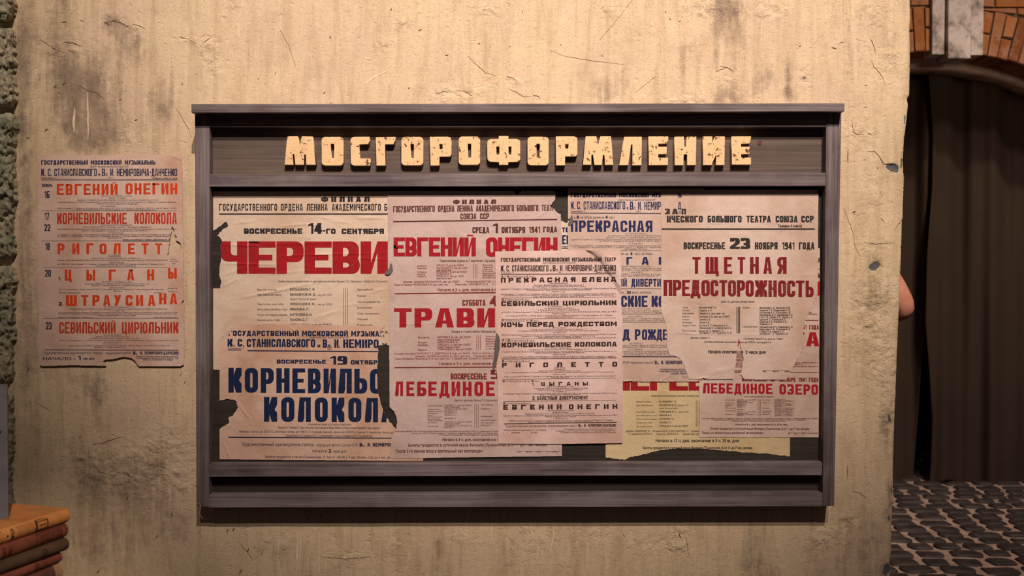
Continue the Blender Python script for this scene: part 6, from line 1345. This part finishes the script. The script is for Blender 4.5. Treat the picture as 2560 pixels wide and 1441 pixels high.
def figure():
    pts = []; ed = []
    def add(p, frm=None):
        pts.append(p); k = len(pts) - 1
        if frm is not None: ed.append((frm, k))
        return k
    pel = add((0, 0, .98, (.122, .086))); wst = add((0, .005, 1.12, (.110, .080)), pel); che = add((0, 0, 1.30, (.128, .092)), wst); sho = add((0, -.005, 1.43, (.100, .070)), che)
    nk = add((0, .005, 1.51, .056), sho); nk2 = add((0, .02, 1.56, .054), nk); hd = add((0, .03, 1.63, (.074, .090)), nk2); hd2 = add((0, .025, 1.70, (.078, .096)), hd); hd3 = add((0, .015, 1.765, (.062, .076)), hd2); add((0, .135, 1.645, .014), hd)
    for sg in (1, -1):
        hp = add((sg * .09, 0, .90, .090), pel); kn = add((sg * .10, .02, .50, .058), hp); cf = add((sg * .10, -.01, .34, .054), kn); an = add((sg * .10, -.01, .09, .038), cf); add((sg * .11, .10, .045, .036), an); 
        s1_ = add((sg * .175, 0, 1.43, .060), sho)
        if sg > 0: el = add((ex, ey, ez, .044), s1_); wr = add((.13, .24, 1.20, .028), el); hb = Vector((.07, .28, 1.20)); di = Vector((-.82, .57, 0))
        else: el = add((-ex, ey, ez - .02, .042), s1_); wr = add((-.13, .24, 1.17, .028), el); hb = Vector((-.07, .28, 1.17)); di = Vector((.82, .57, 0))
        pm = add((hb.x, hb.y, hb.z, (.036, .018)), wr)
        for f, (dz, ln_) in enumerate(((.030, .036), (.010, .042), (-.010, .040), (-.030, .032))):
            a0 = hb + di * .045 + Vector((0, 0, dz)); a1 = a0 + di * ln_ + Vector((0, .006, 0)); a2 = a1 + di * ln_ * .7 + Vector((0, -.012, -.004))
            k0 = add((*a0, .0095), pm); k1 = add((*a1, .0088), k0); add((*a2, .0075), k1)
        t0 = hb + di * .012 + Vector((0, -.012, .034)); t1 = t0 + di * .034 + Vector((0, -.006, .022)); k0 = add((*t0, .012), pm); add((*t1, .0095), k0)
    return pts, ed
person = empty('person', (PB.x, PB.y, 0)); tag(person, 'person hidden behind the plaster wall, a bare bent elbow sticking out past its edge', 'person')
pts, ed = figure(); skin('body', pts, ed, MSK, person)
sh = [(0, 0, .80, (.190, .148)), (0, .005, 1.08, (.160, .122)), (0, 0, 1.30, (.166, .126)), (0, -.005, 1.44, (.128, .094))]; se = [(0, 1), (1, 2), (2, 3)]
for sg in (1, -1):
    k = len(sh); sh += [(sg * .175, 0, 1.435, .070), (sg * (.175 + (ex - .175) * .42), ey * .42, 1.43 + (ez - 1.43) * .42, .060)]; se += [(3, k), (k, k + 1)]
skin('shirt', sh, se, MSH, person)
tr = [(0, 0, 1.02, (.158, .120))]; te = []
for sg in (1, -1):
    k = len(tr); tr += [(sg * .09, 0, .90, .100), (sg * .10, .02, .50, .074), (sg * .10, -.005, .10, .062)]; te += [(0, k), (k, k + 1), (k + 1, k + 2)]
skin('trousers', tr, te, MTR, person)
skin('hair', [(0, -.02, 1.66, (.078, .080)), (0, 0, 1.735, (.084, .100)), (0, .01, 1.785, (.066, .078))], [(0, 1), (1, 2)], MHA, person)
for sg in (1, -1):
    bm = bmesh.new(); add_box(bm, (PB.x + sg * .105, PB.y + .045, .035), (.095, .27, .07), None, .022); obj_bm('shoe', bm, MHA, person, True)
for sg in (1, -1):
    bm = bmesh.new(); bmesh.ops.create_uvsphere(bm, u_segments=12, v_segments=8, radius=.012); bmesh.ops.translate(bm, verts=bm.verts, vec=(PB.x + sg * .031, PB.y + .112, 1.685)); obj_bm('eye', bm, NT('eye_white', .3, .5).base((.7, .68, .64, 1)).m, person, True)
#==MARK4==
